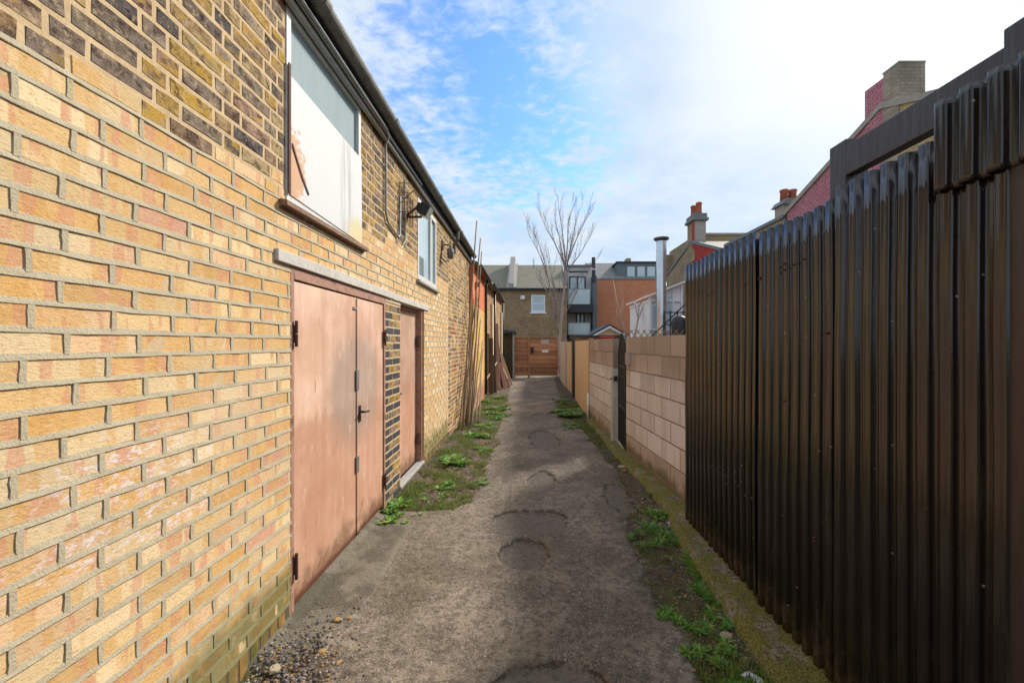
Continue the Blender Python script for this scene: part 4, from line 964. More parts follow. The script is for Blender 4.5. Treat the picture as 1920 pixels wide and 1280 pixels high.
fu = thing('steel_flue', (FX(1240, 14.6), 14.6, 0), 'shiny round steel flue with a flat disc cowl rising above the white extension', 'flue')
fx = FX(1240, 14.6)
q = MB(); q.tube([(fx, 14.6, .0), (fx, 14.6, 5.18)], .175, 24); 
for z_ in (3.6, 4.3, 4.85, 5.16): q.tube([(fx, 14.6, z_-.015), (fx, 14.6, z_+.015)], .183, 24)
q.build('pipe', 'steel_flue', fu, smooth=False)
q = MB(); q.lathe((fx, 14.6, 5.24), [(.25, 0), (.265, .02), (.265, .06), (.03, .12)], 24); q.tube([(fx, 14.6, 5.18), (fx, 14.6, 5.25)], .08, 8); q.build('cowl', 'grey_gutter', fu)
st = thing('metal_stair', (5.2, 13.6, 0), 'dark metal railing and stair in front of the white extension', 'stairs')
q = MB()
for px_ in (1245, 1257, 1270, 1281): q.beam((FX(px_, 13.6), 13.6, 0), (FX(px_, 13.6), 13.6, 2.65), .04, .04)
for z_ in (1.9, 2.2, 2.6): q.beam((FX(1245, 13.6), 13.6, z_), (FX(1284, 13.6), 13.6, z_), .035, .035)
q.beam((FX(1215, 13.5), 13.5, 1.7), (FX(1284, 13.5), 13.5, 2.85), .03, .04); q.build('railing', 'slate_dark', st)
q = MB(); q.lathe((FX(1274, 12.5), 12.5, 1.4), [(.2, 0), (.24, .1), (.22, .5), (.25, .8), (.2, .95), (.1, 1.02)], 10); tag(q.build('storage_tank', 'black_plastic', smooth=True), 'black plastic tank against the stair just left of the corrugated fence', 'tank')
# trellis on the wall top
q = MB()
for k in range(9):
    q.beam((1.62+.12*k*.9, 7.0, 1.62), (1.78+.12*k*.9, 7.0, 1.80), .012, .012); q.beam((1.78+.12*k*.9, 7.01, 1.62), (1.62+.12*k*.9, 7.01, 1.80), .012, .012)
q.beam((1.6, 7.02, 1.6), (2.75, 7.02, 1.6), .02, .02); q.beam((1.65, 7.02, 0), (1.65, 7.02, 1.65), .05, .05); q.beam((2.7, 7.02, 0), (2.7, 7.02, 1.65), .05, .05)
tag(q.build('trellis', 'pole_wood'), 'low diamond trellis showing just above the block wall by the iron gate', 'trellis')

# garden sheds beyond
sh = thing('garden_shed', (3.9, 20, 0), 'little gabled shed with white bargeboards before the orange brick wall', 'shed')
q = MB(); q.prism([(3.15, 20, 0), (4.7, 20, 0), (4.7, 20, 1.95), (3.93, 20, 2.36), (3.15, 20, 1.95)], (0, 2, 0)); q.build('wall', 'tan_board', sh)
q = MB(); q.prism([(2.95, 19.9, 1.92), (3.93, 19.9, 2.44), (4.9, 19.9, 1.92), (4.9, 19.9, 2.0), (3.93, 19.9, 2.53), (2.95, 19.9, 2.0)], (0, 2.2, 0)); q.build('roof', 'slate_dark', sh)
q = MB(); q.prism([(3.0, 19.88, 1.84), (3.93, 19.88, 2.32), (4.86, 19.88, 1.84), (4.86, 19.88, 1.93), (3.93, 19.88, 2.44), (3.0, 19.88, 1.93)], (0, .018, 0)); q.build('bargeboard', 'white_paint', sh)
lo = thing('low_shed', (2.4, 14, 0), 'flat roofed reddish shed with dark felt behind the tan boards', 'shed')
q = MB(); q.box(1.65, 3.1, 13.5, 15.5, 0, 1.78); q.build('wall', 'cedar', lo)
q = MB(); q.box(1.58, 3.2, 13.4, 15.6, 1.782, 1.85); q.build('roof', 'slate_dark', lo)
q = MB(); q.box(2.33, 2.72, 13.1, 13.3, 1.3, 1.76); q.box(2.3, 2.75, 13.08, 13.32, 1.762, 1.80); tag(q.build('storage_box', 'red_plastic', bevel=.02), 'small red lidded box peeping over the block wall', 'box')

# ================================================================== HOUSES AT THE END
bh = thing('terrace_house', (1, 33, 0), 'long brown brick terrace behind the cedar gate with one white sash window and slate roof', 'house')
Yh = 30.0
xl, xr_ = FX(880, Yh)-6, FX(1063, Yh)
q = MB(); q.box(xl, xr_, Yh, Yh+9, 0, 5.55); q.build('wall', 'brown_brick', bh)
q = MB(); q.prism([(xl, Yh-.15, 5.552), (xl, Yh+4.5, 8.15), (xl, Yh+9.2, 5.552)], (xr_-xl, 0, 0)); q.build('roof', 'brown_slate', bh)
q = MB(); q.box(xl, xr_, Yh-.24, Yh-.151, 5.46, 5.60); q.build('gutter', 'black_fascia', bh)
px0 = FX(960, Yh)
q = MB()
q.prism([(px0-.25, Yh-.2, 5.5), (px0-.25, Yh+4.5, 8.15), (px0-.25, Yh+4.5, 8.75), (px0-.25, Yh+3.6, 8.65), (px0-.25, Yh-.2, 5.95)], (.38, 0, 0)); q.build('party_wall', 'coping', bh)
q = MB(); q.prism([(px0-.42, Yh-.18, 5.62), (px0-.42, Yh+4.5, 8.2), (px0-.42, Yh+4.5, 8.26), (px0-.42, Yh-.18, 5.68)], (.75, 0, 0)); q.build('flashing', 'grey_pipe', bh)
wx0, wx1 = FX(996, Yh), FX(1022, Yh); wz0, wz1 = H+(645-585)*Yh/F, H+(645-553)*Yh/F
q = MB()
q.box(wx0, wx0+.09, Yh-.03, Yh+.02, wz0, wz1); q.box(wx1-.09, wx1, Yh-.03, Yh+.02, wz0, wz1); q.box(wx0+.09, wx1-.09, Yh-.03, Yh+.02, wz1-.09, wz1); q.box(wx0+.09, wx1-.09, Yh-.03, Yh+.02, wz0, wz0+.09); q.box(wx0+.09, wx1-.09, Yh-.034, Yh+.02, (wz0+wz1)/2-.04, (wz0+wz1)/2+.04)
wn = q.build('window', 'white_paint', bh)
q = MB(); q.box(wx0+.09, wx1-.09, Yh-.02, Yh-.01, wz0+.09, wz1-.09); q.build('pane', 'pale_pane', wn)
q = MB(); q.box(wx0-.1, wx1+.1, Yh-.12, Yh-.004, wz0-.12, wz0-.003); q.build('sill', 'white_paint', wn)
q = MB(); q.box(FX(976, Yh), FX(984, Yh), Yh-.08, Yh-.004, H+(645-561)*Yh/F, H+(645-554)*Yh/F); q.build('vent_box', 'white_paint', bh)
q = MB(); q.box(wx0-.3, wx1+.35, Yh-.012, Yh-.003, wz0-.38, wz0-.15); q.build('repaired_brick', 'yellow_gable_brick', bh)

Yg = 33.0
gb_ = thing('apartment_block', (4, 36, 0), 'grey rendered apartment block with glass fronted balconies behind the bare tree', 'building')
def zz(py, Y): return H+(645-py)*Y/F
q = MB(); q.box(FX(1064, Yg), FX(1108, Yg), Yg, Yg+6, 0, zz(500, Yg)); q.build('wall', 'grey_render', gb_)
q = MB(); q.box(FX(1108, Yg), FX(1115.5, Yg), Yg-.9, Yg+6, 0, zz(520, Yg)); q.build('stair_tower', 'slate_blue', gb_)
q = MB(); q.box(FX(1063, Yg), FX(1109, Yg), Yg-.15, Yg+6.1, zz(500, Yg)+.002, zz(497, Yg)); q.build('roof', 'lead', gb_)
q = MB(); q.box(FX(1066, Yg), FX(1102, Yg), Yg-.02, Yg-.003, zz(511, Yg), zz(508, Yg)); q.build('dark_vent_strip', 'slate_dark', gb_)
for y0p, y1p in ((518, 549), (585, 612), (616, 636)):
    q = MB(); a_, b_ = FX(1067 if y0p == 518 else 1080, Yg), FX(1098 if y0p == 518 else 1096, Yg)
    z1_, z0_ = zz(y0p, Yg), zz(y1p, Yg)
    q.box(a_, a_+.1, Yg-.06, Yg-.004, z0_, z1_); q.box(b_-.1, b_, Yg-.06, Yg-.004, z0_, z1_); q.box(a_+.1, b_-.1, Yg-.06, Yg-.004, z1_-.1, z1_); q.box((a_+b_)/2-.06, (a_+b_)/2+.06, Yg-.06, Yg-.004, z0_, z1_-.1)
    wn = q.build('window', 'slate_dark', gb_)
    q = MB(); q.box(a_+.1, b_-.1, Yg-.03, Yg-.01, z0_, z1_-.1); q.build('pane', 'pale_pane', wn)
for y0p, y1p, yt in ((573, 588, 545), (628, 634, 606)):
    q = MB(); q.box(FX(1064, Yg), FX(1107.8, Yg), Yg-1.3, Yg-.07, zz(y1p, Yg), zz(y0p, Yg)); bal = q.build('balcony', 'slate_dark', gb_)
    q = MB(); q.box(FX(1066, Yg-1.3), FX(1106, Yg-1.3), Yg-1.28, Yg-1.26, zz(y0p, Yg), zz(yt, Yg)-.05); q.build('balustrade', 'pale_pane', bal)
    q = MB(); q.box(FX(1066, Yg-1.3), FX(1106, Yg-1.3), Yg-1.30, Yg-1.24, zz(yt, Yg)-.048, zz(yt, Yg)); q.build('handrail', 'grey_pipe', bal)
for y0p, y1p in ((487, 507), (510, 532)):
    q = MB(); q.box(FX(1106, Yg), FX(1112.5, Yg), Yg-.99, Yg-.905, zz(y1p, Yg), zz(y0p, Yg)); q.build('dark_panel', 'slate_dark', gb_)

Yo = 34.0
oh = thing('orange_brick_house', (8, 38, 0), 'plain orange brick house end with a flat dark dormer of three wide windows', 'house')
xo0, xo1 = FX(1115.6, Yo), FX(1262, Yo)
q = MB(); q.box(xo0, xo1, Yo, Yo+8, 0, zz(524, Yo)); q.build('wall', 'orange_brick', oh)
q = MB(); q.box(xo0-.03, xo1, Yo-.06, Yo+.2, zz(524, Yo)+.002, zz(523, Yo)+.03); q.build('coping', 'lead', oh)
q = MB(); q.prism([(FX(1108, Yo), Yo+.3, zz(524, Yo)), (FX(1108, Yo), Yo+3.5, 8.9), (FX(1108, Yo), Yo+7.8, zz(524, Yo))], (xo1-FX(1108, Yo), 0, 0)); q.build('roof', 'grey_slate', oh)
Yd = 35.0
q = MB(); q.box(FX(1158, Yd), FX(1240, Yd), Yd, Yd+3, zz(524, Yd), zz(493, Yd)); dm = q.build('dormer', 'slate_blue', oh)
q = MB(); q.box(FX(1155, Yd), FX(1242, Yd), Yd-.15, Yd+3.1, zz(493, Yd)+.002, zz(490.5, Yd)); q.build('dormer_roof', 'slate_dark', dm)
for a_, b_ in ((1176, 1190), (1195, 1209), (1213.5, 1228)):
    q = MB(); q.box(FX(a_, Yd), FX(b_, Yd), Yd-.03, Yd-.004, zz(521.5, Yd), zz(500, Yd)); q.build('pane', 'pale_pane', dm)
q = MB(); q.box(FX(1188, Yo), FX(1192, Yo), Yo-.06, Yo-.004, zz(570, Yo), zz(566, Yo)); q.build('vent', 'white_paint', oh)
q = MB(); q.box(FX(1175, 40), FX(1183, 40), 40, 41, 4, zz(484, 40)); q.build('chimney', 'brown_brick', oh)

# ================================================================== TREES
def tree(name, spec, label, cat, matT, matB, tw=0, seed=3, up=.75, tlen=1.0, grp=None):
    rr = random.Random(seed); base = Vector(spec[0][0][0]); root = thing(name, (base.x, base.y, 0), label, cat, grp)
    q = MB(); qb = MB()
    def twigs(p, d, L, r, lev):
        pts = [p]; rs = [r]; n_ = 5
        for k in range(n_):
            d = (d+Vector((rr.uniform(-.12, .12), rr.uniform(-.12, .12), .05))).normalized(); pts.append(pts[-1]+d*L/n_); rs.append(max(r*(1-.8*(k+1)/n_), .0035))
        qb.tube(pts, rs, 4, cap=False)
        if lev > 0:
            for k in range(1, n_+1):
                for _ in range(3 if rr.random() < .5 else 2):
                    dd_ = (d+Vector((rr.uniform(-.55, .55), rr.uniform(-.55, .55), rr.uniform(.0, .5)))).normalized(); twigs(pts[k], dd_, L*rr.uniform(.28, .5), rs[k]*.6, lev-1)
    for pts, rs in spec:
        rs = (rs[0]*.78, rs[1]*.8) if tw > 1 else rs; P_ = [Vector(p) for p in pts]; n_ = len(P_); fine_p = []; fine_r = []
        for k in range(n_-1):
            for u in (0, .33, .66):
                pp = P_[k].lerp(P_[k+1], u); 
                if u: pp += Vector((rr.uniform(-1, 1), rr.uniform(-1, 1), 0))*rs[0]*.25
                fine_p.append(pp); fine_r.append(rs[0]+(rs[1]-rs[0])*(k+u)/(n_-1))
        fine_p.append(P_[-1]); fine_r.append(rs[1])
        (q if (rs[0] > .07 or spec[0][0] is pts) else qb).tube(fine_p, fine_r, 8 if rs[0] > .07 else 5)
        if tw:
            for k in range(len(fine_p)):
                if fine_p[k].z > base.z+1.8 and rr.random() < .75:
                    d = (P_[-1]-P_[-2]).normalized(); d = (d+Vector((rr.uniform(-.45, .45), rr.uniform(-.45, .45), rr.uniform(.3, up)))).normalized(); twigs(fine_p[k], d, tlen*rr.uniform(.5, 1.1), max(fine_r[k]*.3, .008), tw-1)
    q.build('trunk', matT, root, smooth=True)
    if qb.v: qb.build('branches', matB, root, smooth=True, recalc=False)
    return root
Yt = 22.5
P = lambda px, py, dy=0: tuple(W(px, py, Yt+dy))
tree('bare_tree', [
    ([P(1050, 702), P(1049, 640), P(1052, 600), P(1055, 560), P(1061, 525), P(1058, 490)], (.10, .07)),
    ([P(1058, 540), P(1060, 490), P(1055, 440), P(1047, 380)], (.07, .012)),
    ([P(1060, 500, .2), P(1064, 460, .3), P(1065, 420, .4), P(1075, 385, .5)], (.06, .012)),
    ([P(1058, 495, -.3), P(1040, 455, -.5), P(1025, 430, -.8), P(1014, 403, -1)], (.05, .011)),
    ([P(1063, 495), P(1080, 450, .4), P(1092, 425, .5), P(1103, 402, .6)], (.05, .011)),
    ([P(1062, 510, .3), P(1085, 480, .6), P(1108, 442, .8)], (.05, .012)),
    ([P(1058, 500), P(1050, 450, .6), P(1040, 412, .9)], (.05, .012)),
    ([P(1063, 500), P(1072, 450, -.6), P(1082, 410, -.9)], (.05, .012)),
    ([P(1049, 625), P(1038, 585, .4), P(1033, 560, .3), P(1030, 530, .3), P(1020, 497, .2), P(1008, 470), P(990, 437)], (.065, .011)),
    ([P(1030, 530, .3), P(1022, 495, .5), P(1012, 462, .7), P(1002, 441, .8)], (.045, .012)),
    ([P(1042, 600, -.3), P(1040, 550, -.4), P(1035, 520, -.5), P(1028, 490, -.4)], (.06, .012)),
    ([P(1052, 600, .4), P(1070, 570, .6), P(1090, 530, .9)], (.05, .012)),
    ([P(1055, 575, .3), P(1075, 545, .6), P(1112, 500, .9)], (.045, .01)),
    ([P(1045, 570), P(1020, 540, .3), P(1000, 510, .5)], (.04, .01))],
    'tall bare pollarded tree with upright branches behind the end of the lane', 'tree', 'bark', 'twig_bark', tw=2, seed=5, up=1.1, tlen=1.15)
def sap(pts, label, seed, Y):
    spec = []
    for line in pts: spec.append(([tuple(W(a_, b_, Y+R.uniform(-.2, .2))) for a_, b_ in line[0]], line[1]))
    spec[0][0].insert(0, (spec[0][0][0][0], spec[0][0][0][1], 0.0))
    tree('sapling', spec, label, 'sapling', 'sapling_bark', 'sapling_bark', tw=1, seed=seed, up=1.2, tlen=.45, grp='bare saplings before the orange wall')
sap([([(1176, 640), (1165, 592), (1155, 560), (1150, 528)], (.05, .014)), ([(1165, 592), (1168, 560), (1166, 548)], (.025, .01)), ([(1160, 620), (1156, 580)], (.025, .01))], 'forked pinkish bare sapling, the left of the two before the orange brick wall', 21, 17)
sap([([(1188, 640), (1196, 600), (1197, 575), (1206, 560)], (.05, .012)), ([(1196, 600), (1206, 575), (1210, 565)], (.025, .01)), ([(1196, 595), (1190, 570)], (.02, .01))], 'spindly bare sapling nearest the white extension', 22, 15.9)

# ================================================================== LEANING POLES
pl_ = [((-1.22, 7.70), W(894, 414, 9.6), .020, 'longest thin leaning pole, reaching highest above the eaves'),
       ((-1.18, 7.95), W(901, 447, 9.7), .020, 'leaning pole with its tip second highest above the roofline'),
       ((-1.12, 8.1), W(908, 472, 9.8), .018, 'leaning pole with its tip third highest, just past the eaves'),
       ((-1.20, 7.5), W(893, 540, 9.3), .016, None), ((-1.14, 8.3), W(901, 600, 10.2), .018, None), ((-1.08, 7.8), W(905, 640, 10.6), .019, None),
       ((-1.02, 8.0), W(906, 655, 10.9), .016, None), ((-1.25, 8.25), W(884, 560, 9.4), .014, None), ((-1.10, 7.55), W(896, 600, 9.9), .015, None), ((-.98, 8.2), W(904, 668, 10.8), .014, None), ((-1.28, 7.6), W(886, 590, 9.35), .015, None)]
for (bx_, by_), tp, r_, lb in pl_:
    b0 = Vector((bx_, by_, HZ(bx_, by_)-.01)); tp = Vector(tp); tp.x = min(tp.x, -1.10) if tp.z > 3.3 else max(tp.x, -1.235)
    pts = [b0.lerp(tp, k/6)+Vector((R.uniform(-.012, .012), R.uniform(-.012, .012), 0))*(1 if 0 < k < 6 else 0) for k in range(7)]
    q = MB(); q.tube(pts, [r_*(1-.035*k) for k in range(7)], 7)
    tag(q.build('wooden_pole', 'pole_wood', smooth=True, origin=b0), lb or 'shorter weathered pole leaning among the bundle on the painted wall', 'pole', 'wooden poles leaning on the left wall')
# planks further on
for a_, b_, w_, m_, lb in (((-.80, 14.6, 0), (-1.08, 15.3, 1.15), .13, 'red_timber', 'wide pinkish plank with red paint blotches leaning on the patched wall'),
                    ((-.72, 15.2, 0), (-1.10, 15.9, 1.25), .07, 'pale_timber', 'pale timber leaning beside the red blotched plank, front one'),
                    ((-.60, 15.6, 0), (-1.08, 16.1, 1.30), .07, 'pale_timber', 'pale timber leaning farthest out toward the gate'),
                    ((-.68, 15.0, 0), (-1.07, 15.6, 1.18), .10, 'red_timber', 'pinkish plank leaning behind the red blotched one'),
                    ((-.92, 14.9, 0), (-1.12, 15.3, 1.5), .12, 'old_timber', 'brown plank leaning innermost in the pink pile'),
                    ((-1.02, 14.3, 0), (-1.13, 14.9, 2.3), .12, 'red_timber', 'tall upright pinkish plank against the patched wall'),
                    ((-1.15, 12.9, 0), (-1.18, 13.1, 1.75), .14, 'old_timber', 'dark rotten plank standing by the dark doorway'),
                    ((-1.06, 13.3, 0), (-1.16, 13.5, 1.2), .12, 'old_timber', 'shorter dark rotten plank right of the dark doorway')):
    q = MB(); q.beam(a_, b_, w_, .035, up=(0, 1, 0)); tag(q.build('plank', m_, bevel=.004), lb, 'plank', 'planks leaning on the patched building')
q = MB(); q.beam((-.72, 14.9, .28), (-1.06, 15.4, .95), .05, .04); q.beam((-1.24, 12.2, .5), (-1.06, 14.9, 1.0), .03, .04); tag(q.build('batten', 'pale_timber'), 'thin pale battens nailed across the leaning planks', 'batten')

# ================================================================== PLANTS AND LITTER
GREENS = [(.13, .33, .03), (.20, .42, .04), (.08, .21, .03), (.30, .46, .07), (.16, .34, .08), (.26, .30, .06)]
def leafclump(q, c, n_, L, wd, up, rr):
    for _ in range(n_):
        a_ = rr.uniform(0, 2*math.pi); l_ = L*rr.uniform(.45, 1.2); w_ = wd*rr.uniform(.6, 1.3); el = rr.uniform(up*.4, up) if wd > .007 else rr.uniform(.75, 1.5); col = tuple(v*rr.uniform(.75, 1.2) for v in rr.choice(GREENS))
        d = Vector((math.cos(a_), math.sin(a_), 0)); s_ = Vector((-d.y, d.x, 0)); p0 = c+d*rr.uniform(0, L*.15); prev = None; tw = rr.uniform(-.3, .3)
        for k in range(5):
            u = k/4; p = p0+d*l_*(u*math.cos(el*(1-.5*u)))+Vector((0, 0, l_*(math.sin(el)*u-.55*u*u*math.sin(el))))
            w2 = w_*(.25+1.5*u)*(1-u)**.6*1.3 if k < 4 else .0005
            sv = (s_+Vector((0, 0, tw))).normalized()*w2
            cur = (q.vert(p-sv), q.vert(p+Vector((0, 0, -w2*.25))), q.vert(p+sv))
            if prev: q.face([prev[0], prev[1], cur[1], cur[0]], col+(1,)); q.face([prev[1], prev[2], cur[2], cur[1]], col+(1,))
            prev = cur
def weed(name, x, y, n_, L, wd, up, label, seed, spread=.0, grp=None):
    rr = random.Random(seed); q = MB(); L *= 1.2 if y > 3.2 else 1.05; wd *= 1.25 if y > 3.2 else .8; n_ = int(n_*2.8); spread = spread*1.25+.006 if y > 3.2 else spread*.85
    for k in range(max(2, int(2+spread*110))):
        c = Vector((x+rr.gauss(0, spread), y+rr.gauss(0, spread*1.6), 0)); c.z = HZ(c.x, c.y)-.004; s_c = rr.uniform(.45, 1.1)
        leafclump(q, c, max(5, int(n_/max(1, spread*40))), L*s_c, wd*(.4+.6*s_c), up, rr)
    return tag(q.build(name, 'leaf', recalc=False, origin=(x, y, HZ(x, y))), label, 'weed', grp)
WG = 'weeds on the left verge'
for i, (px_, py_, n_, L, wd, sp, lb) in enumerate([
    (742, 950, 26, .12, .010, .018, 'upright leafy weed at the corner of the blue brick pillar'),
    (738, 975, 18, .07, .008, .04, 'low grey-green weed creeping over the apron corner'),
    (850, 862, 60, .13, .013, .045, 'bushy broad leaved weed at the wall foot beyond the second door'),
    (838, 912, 60, .06, .004, .035, 'bright patch of low grass-like weed before the second door'),
    (905, 842, 40, .08, .007, .032, 'low clump between the bushy weed and the worn path'),
    (895, 815, 60, .11, .010, .07, 'pale green spreading weed near the pole feet'),
    (912, 795, 50, .10, .009, .09, 'weed clump on the verge just past the pole feet'),
    (935, 780, 50, .12, .010, .10, 'weed clump at the path edge level with the poles'),
    (930, 765, 40, .13, .010, .09, 'weed clump below the yellow wall corner'),
    (908, 752, 40, .14, .012, .07, 'weed clump tight against the yellow wall corner'),
    (936, 745, 24, .17, .012, .035, 'tall thin weed standing alone at the path edge'),
    (800, 930, 22, .05, .004, .06, 'thin sprigs beside the white threshold'),
    (907, 900, 40, .05, .003, .035, 'narrow grass strip along the edge of the worn tarmac')]):
    g_ = G(px_, py_); weed('weed', g_.x, g_.y, n_, L, wd, 1.15, lb, 100+i, sp, WG)
RG = 'weeds on the right verge'
for i, (px_, py_, n_, L, wd, sp, lb) in enumerate([
    (1070, 775, 130, .16, .013, .13, 'large dark green clump against the tan boards'),
    (1055, 752, 60, .12, .008, .11, 'grassy end of the verge before the dark door'),
    (1075, 795, 50, .08, .006, .12, 'low mossy grass in front of the large clump'),
    (1238, 968, 24, .08, .006, .03, 'leafy sprig where the block wall meets the fence'),
    (1238, 1000, 60, .09, .0035, .06, 'grass tuft on the verge nearest the block wall end'),
    (1200, 1010, 24, .06, .003, .03, 'thin grass tuft standing out into the lane'),
    (1305, 1045, 80, .13, .0035, .035, 'tallest grass tuft beside the mossy kerb'),
    (1325, 1075, 60, .11, .0035, .03, 'second tall grass tuft beside the mossy kerb'),
    (1330, 1112, 50, .09, .004, .03, 'splayed grass tuft halfway down the mossy kerb'),
    (1255, 1140, 26, .06, .004, .03, 'small tuft at the lane edge level with the splayed tuft'),
    (1345, 1145, 24, .06, .009, .02, 'small leafy plant touching the kerb above the stones'),
    (1365, 1165, 24, .05, .010, .03, 'round leaved weed pressed against the kerb'),
    (1320, 1185, 40, .06, .005, .05, 'mixed green patch in the middle of the near verge'),
    (1305, 1215, 40, .05, .006, .05, 'mixed green patch lower on the near verge'),
    (1370, 1215, 28, .05, .010, .03, 'clover-like weed by the pale stone'),
    (1355, 1262, 40, .05, .006, .05, 'sparse green patch beside the white scrap'),
    (1400, 1255, 22, .05, .010, .03, 'round leaved weed behind the white scrap')]):
    g_ = G(px_, py_); weed('weed', g_.x, g_.y, n_, L, wd, 1.2, lb, 200+i, sp, RG)
# grass and moss sprigs: uncountable
q = MB(); rr = random.Random(9)
def blade(q, x, y, L, w_, col):
    a_ = rr.uniform(0, 6.28); d = Vector((math.cos(a_), math.sin(a_), 0)); s_ = Vector((-d.y, d.x, 0))*w_; z_ = HZ(x, y)-.003; p = Vector((x, y, z_)); b_ = rr.uniform(.2, .9)
    p1 = p+Vector((0, 0, L*.6))+d*L*b_*.25; p2 = p+Vector((0, 0, L*(1-.3*b_)))+d*L*b_*.7
    i = [q.vert(p-s_), q.vert(p+s_), q.vert(p1+s_*.7), q.vert(p1-s_*.7), q.vert(p2)]; q.face([i[0], i[1], i[2], i[3]], col); q.face([i[3], i[2], i[4]], col)
cnt = 0
while cnt < 44000:
    left = rr.random() < .6
    if left: y = 3.8+rr.random()**1.3*9; x = rr.uniform(-1.33, -.35)
    else: y = 1.55+rr.random()**1.2*10; x = rr.uniform(.75, 1.3)
    if SOIL(x, y) < .5: continue
    dens = float(fbm(np.array(x*5.+3), np.array(y*5.), 61, 3))
    if dens < (.46 if left else .50) or (not left and y < 4.2 and x > 1.14): continue
    tall = max(0, dens-.58)*.25
    cnt += 1; g0 = rr.choice(GREENS); k = rr.uniform(.6, 1.2)
    blade(q, x, y, rr.uniform(.012, .045)+rr.random()*tall, .002, ((.34*k, .26*k, .12*k, 1) if rr.random() < .18 else (g0[0]*k*1.1, g0[1]*k*.9, g0[2]*k, 1)))
o = q.build('grass', 'leaf', recalc=False); o['kind'] = 'stuff'
# dead leaves and chips on the verges
q = MB()
for _ in range(6500):
    left = rr.random() < .62
    if left: y = 3.7+rr.random()**1.2*9; x = rr.uniform(-1.34, -.35)
    else: y = 1.3+rr.random()*8; x = rr.uniform(.75, 1.32)
    if SOIL(x, y) < .4: continue
    s_ = rr.uniform(.004, .017); a_ = rr.uniform(0, 6.28); z_ = HZ(x, y)+rr.uniform(.002, .012); c = rr.choice([(.20, .12, .06), (.12, .07, .04), (.30, .19, .10), (.08, .05, .03), (.26, .13, .06), (.34, .26, .17)])
    d = Vector((math.cos(a_), math.sin(a_), rr.uniform(-.4, .4)))*s_; e = Vector((-math.sin(a_), math.cos(a_), rr.uniform(-.4, .4)))*s_*rr.uniform(.25, .7); p = Vector((x, y, z_))
    q.poly([p-d, p-e*.9, p+d, p+e+Vector((0, 0, s_*.3))], c+(1,))
o = q.build('leaf_litter', 'litter', recalc=False); o['kind'] = 'stuff'
q = MB()
for _ in range(170):
    left = rr.random() < .7; y = 3.8+rr.random()*6 if left else 1.6+rr.random()*5; x = rr.uniform(-1.3, -.4) if left else rr.uniform(.82, 1.28)
    if SOIL(x, y) < .4: continue
    a_ = rr.uniform(0, 6.28); L = rr.uniform(.05, .22); p0 = Vector((x, y, HZ(x, y)+.004)); p1 = Vector((min(max(x+math.cos(a_)*L, -1.33), 1.3), y+math.sin(a_)*L, 0)); p1.z = HZ(p1.x, p1.y)+rr.uniform(.003, .03); k = rr.uniform(.6, 1.3)
    q.tube([p0, p0.lerp(p1, .5)+Vector((0, 0, .006)), p1], [.0022, .0018, .001], 4, (.30*k, .21*k, .12*k, 1))
o = q.build('fallen_twigs', 'litter', recalc=False); o['kind'] = 'stuff'
# gravel
def pebble(q, c, s_, col):
    pts = []
    for k in range(6): a_ = k*math.pi/3+rr.uniform(-.3, .3); pts.append(c+Vector((math.cos(a_)*s_*rr.uniform(.7, 1.1), math.sin(a_)*s_*rr.uniform(.6, 1.0), 0)))
    b = [q.vert(p) for p in pts]; m_ = [q.vert(c+(p-c)*.85+Vector((0, 0, s_*rr.uniform(.35, .6)))) for p in pts]; tp = q.vert(c+Vector((rr.uniform(-.2, .2)*s_, 0, s_*.75)))
    for k in range(6): q.face([b[k], b[(k+1) % 6], m_[(k+1) % 6], m_[k]], col); q.face([m_[k], m_[(k+1) % 6], tp], col)
q = MB(); PC = [(.10, .09, .09), (.16, .15, .15), (.22, .20, .19), (.07, .06, .06), (.32, .20, .09), (.26, .14, .06), (.38, .33, .27), (.13, .11, .12), (.18, .12, .08)]
n_ = 0
while n_ < 10500:
    r_ = rr.random()
    if r_ < .17: x, y = rr.gauss(-1.18, .14), rr.gauss(1.90, .19); s_ = rr.uniform(.003, .012)
    elif r_ < .36: y = 1.3+rr.random()*2.6; x = rr.gauss(1.08, .10); s_ = rr.uniform(.003, .010)
    elif r_ < .42: x, y = rr.gauss(1.14, .08), rr.gauss(3.85, .3); s_ = rr.uniform(.004, .015)
    elif r_ < .50: x, y = rr.uniform(-1.3, -.4), rr.uniform(3.7, 9); s_ = rr.uniform(.003, .012)
    else: x, y = rr.uniform(-1.2, 1.1), 1.4+rr.random()**1.3*5; s_ = .0013+.0035*rr.random()**2
    if x < -1.335 or x > 1.32: continue
    n_ += 1; pebble(q, Vector((x, y, HZ(x, y)-s_*.15)), s_, rr.choice(PC)+(1,))
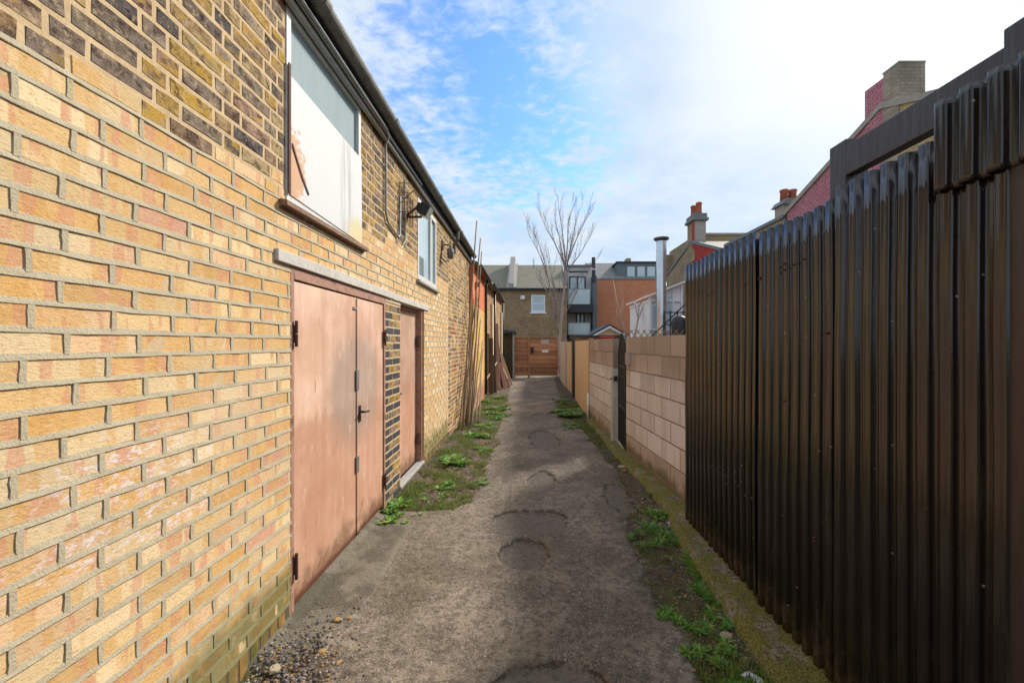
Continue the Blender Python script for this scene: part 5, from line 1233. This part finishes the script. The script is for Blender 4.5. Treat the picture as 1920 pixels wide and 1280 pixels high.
o = q.build('gravel', 'pebble', recalc=False); o['kind'] = 'stuff'
def stone(px_, py_, s_, mat, label, name='stone', h_=.5):
    g_ = G(px_, py_); q = MB(); c = Vector((g_.x, g_.y, HZ(g_.x, g_.y)-.004)); n = 7; rings = []
    for zf, rf_ in ((0, 1), (.45, 1.02), (.85, .8), (1, .4)):
        rings.append([q.vert(c+Vector((math.cos(a_)*s_*rf_*rr.uniform(.82, 1.1), math.sin(a_)*s_*rf_*rr.uniform(.8, 1.05), zf*s_*h_*rr.uniform(.85, 1.1)))) for a_ in np.linspace(0, 2*math.pi, n+1)[:-1]])
    for a, b in zip(rings, rings[1:]):
        for k in range(n): q.face([a[k], a[(k+1) % n], b[(k+1) % n], b[k]])
    q.face(rings[-1]); return tag(q.build(name, mat, bevel=.002), label, 'stone')
stone(516, 1252, .032, 'stone', 'pale cream angular stone on the gravel at the foot of the near wall')
stone(632, 1165, .022, 'orange_stone', 'ochre stone at the broken tip of the concrete apron')
stone(654, 1158, .018, 'orange_stone', 'smaller ochre stone right beside the apron tip')
stone(637, 1233, .020, 'orange_stone', 'ochre stone alone on the tarmac below the apron')
stone(604, 1212, .022, 'orange_stone', 'brownish stone on the gravel between the pale stone and the apron')
stone(1362, 1180, .034, 'stone', 'buff flat stone beside the kerb among the right hand weeds')
stone(1260, 978, .045, 'coping', 'broken white rubble lump at the end of the block wall')
stone(1240, 958, .022, 'coping', 'small pale chip of rubble by the block wall end')
stone(1165, 872, .05, 'stone', 'flat rubble piece before the iron gate')
stone(1170, 880, .035, 'terracotta', 'red brick fragment on the right verge beyond the fence')
# white scraps
q = MB(); g_ = G(1413, 1266); z_ = HZ(g_.x, g_.y)+.006
q.prism([(g_.x-.05, g_.y+.02, z_+.012), (g_.x-.01, g_.y+.035, z_+.02), (g_.x+.045, g_.y-.015, z_+.012), (g_.x+.05, g_.y-.035, z_), (g_.x+.0, g_.y-.01, z_+.004)], (0, 0, .003))
tag(q.build('plastic_scrap', 'white_plastic'), 'torn white plastic scrap lying by the near kerb', 'litter')
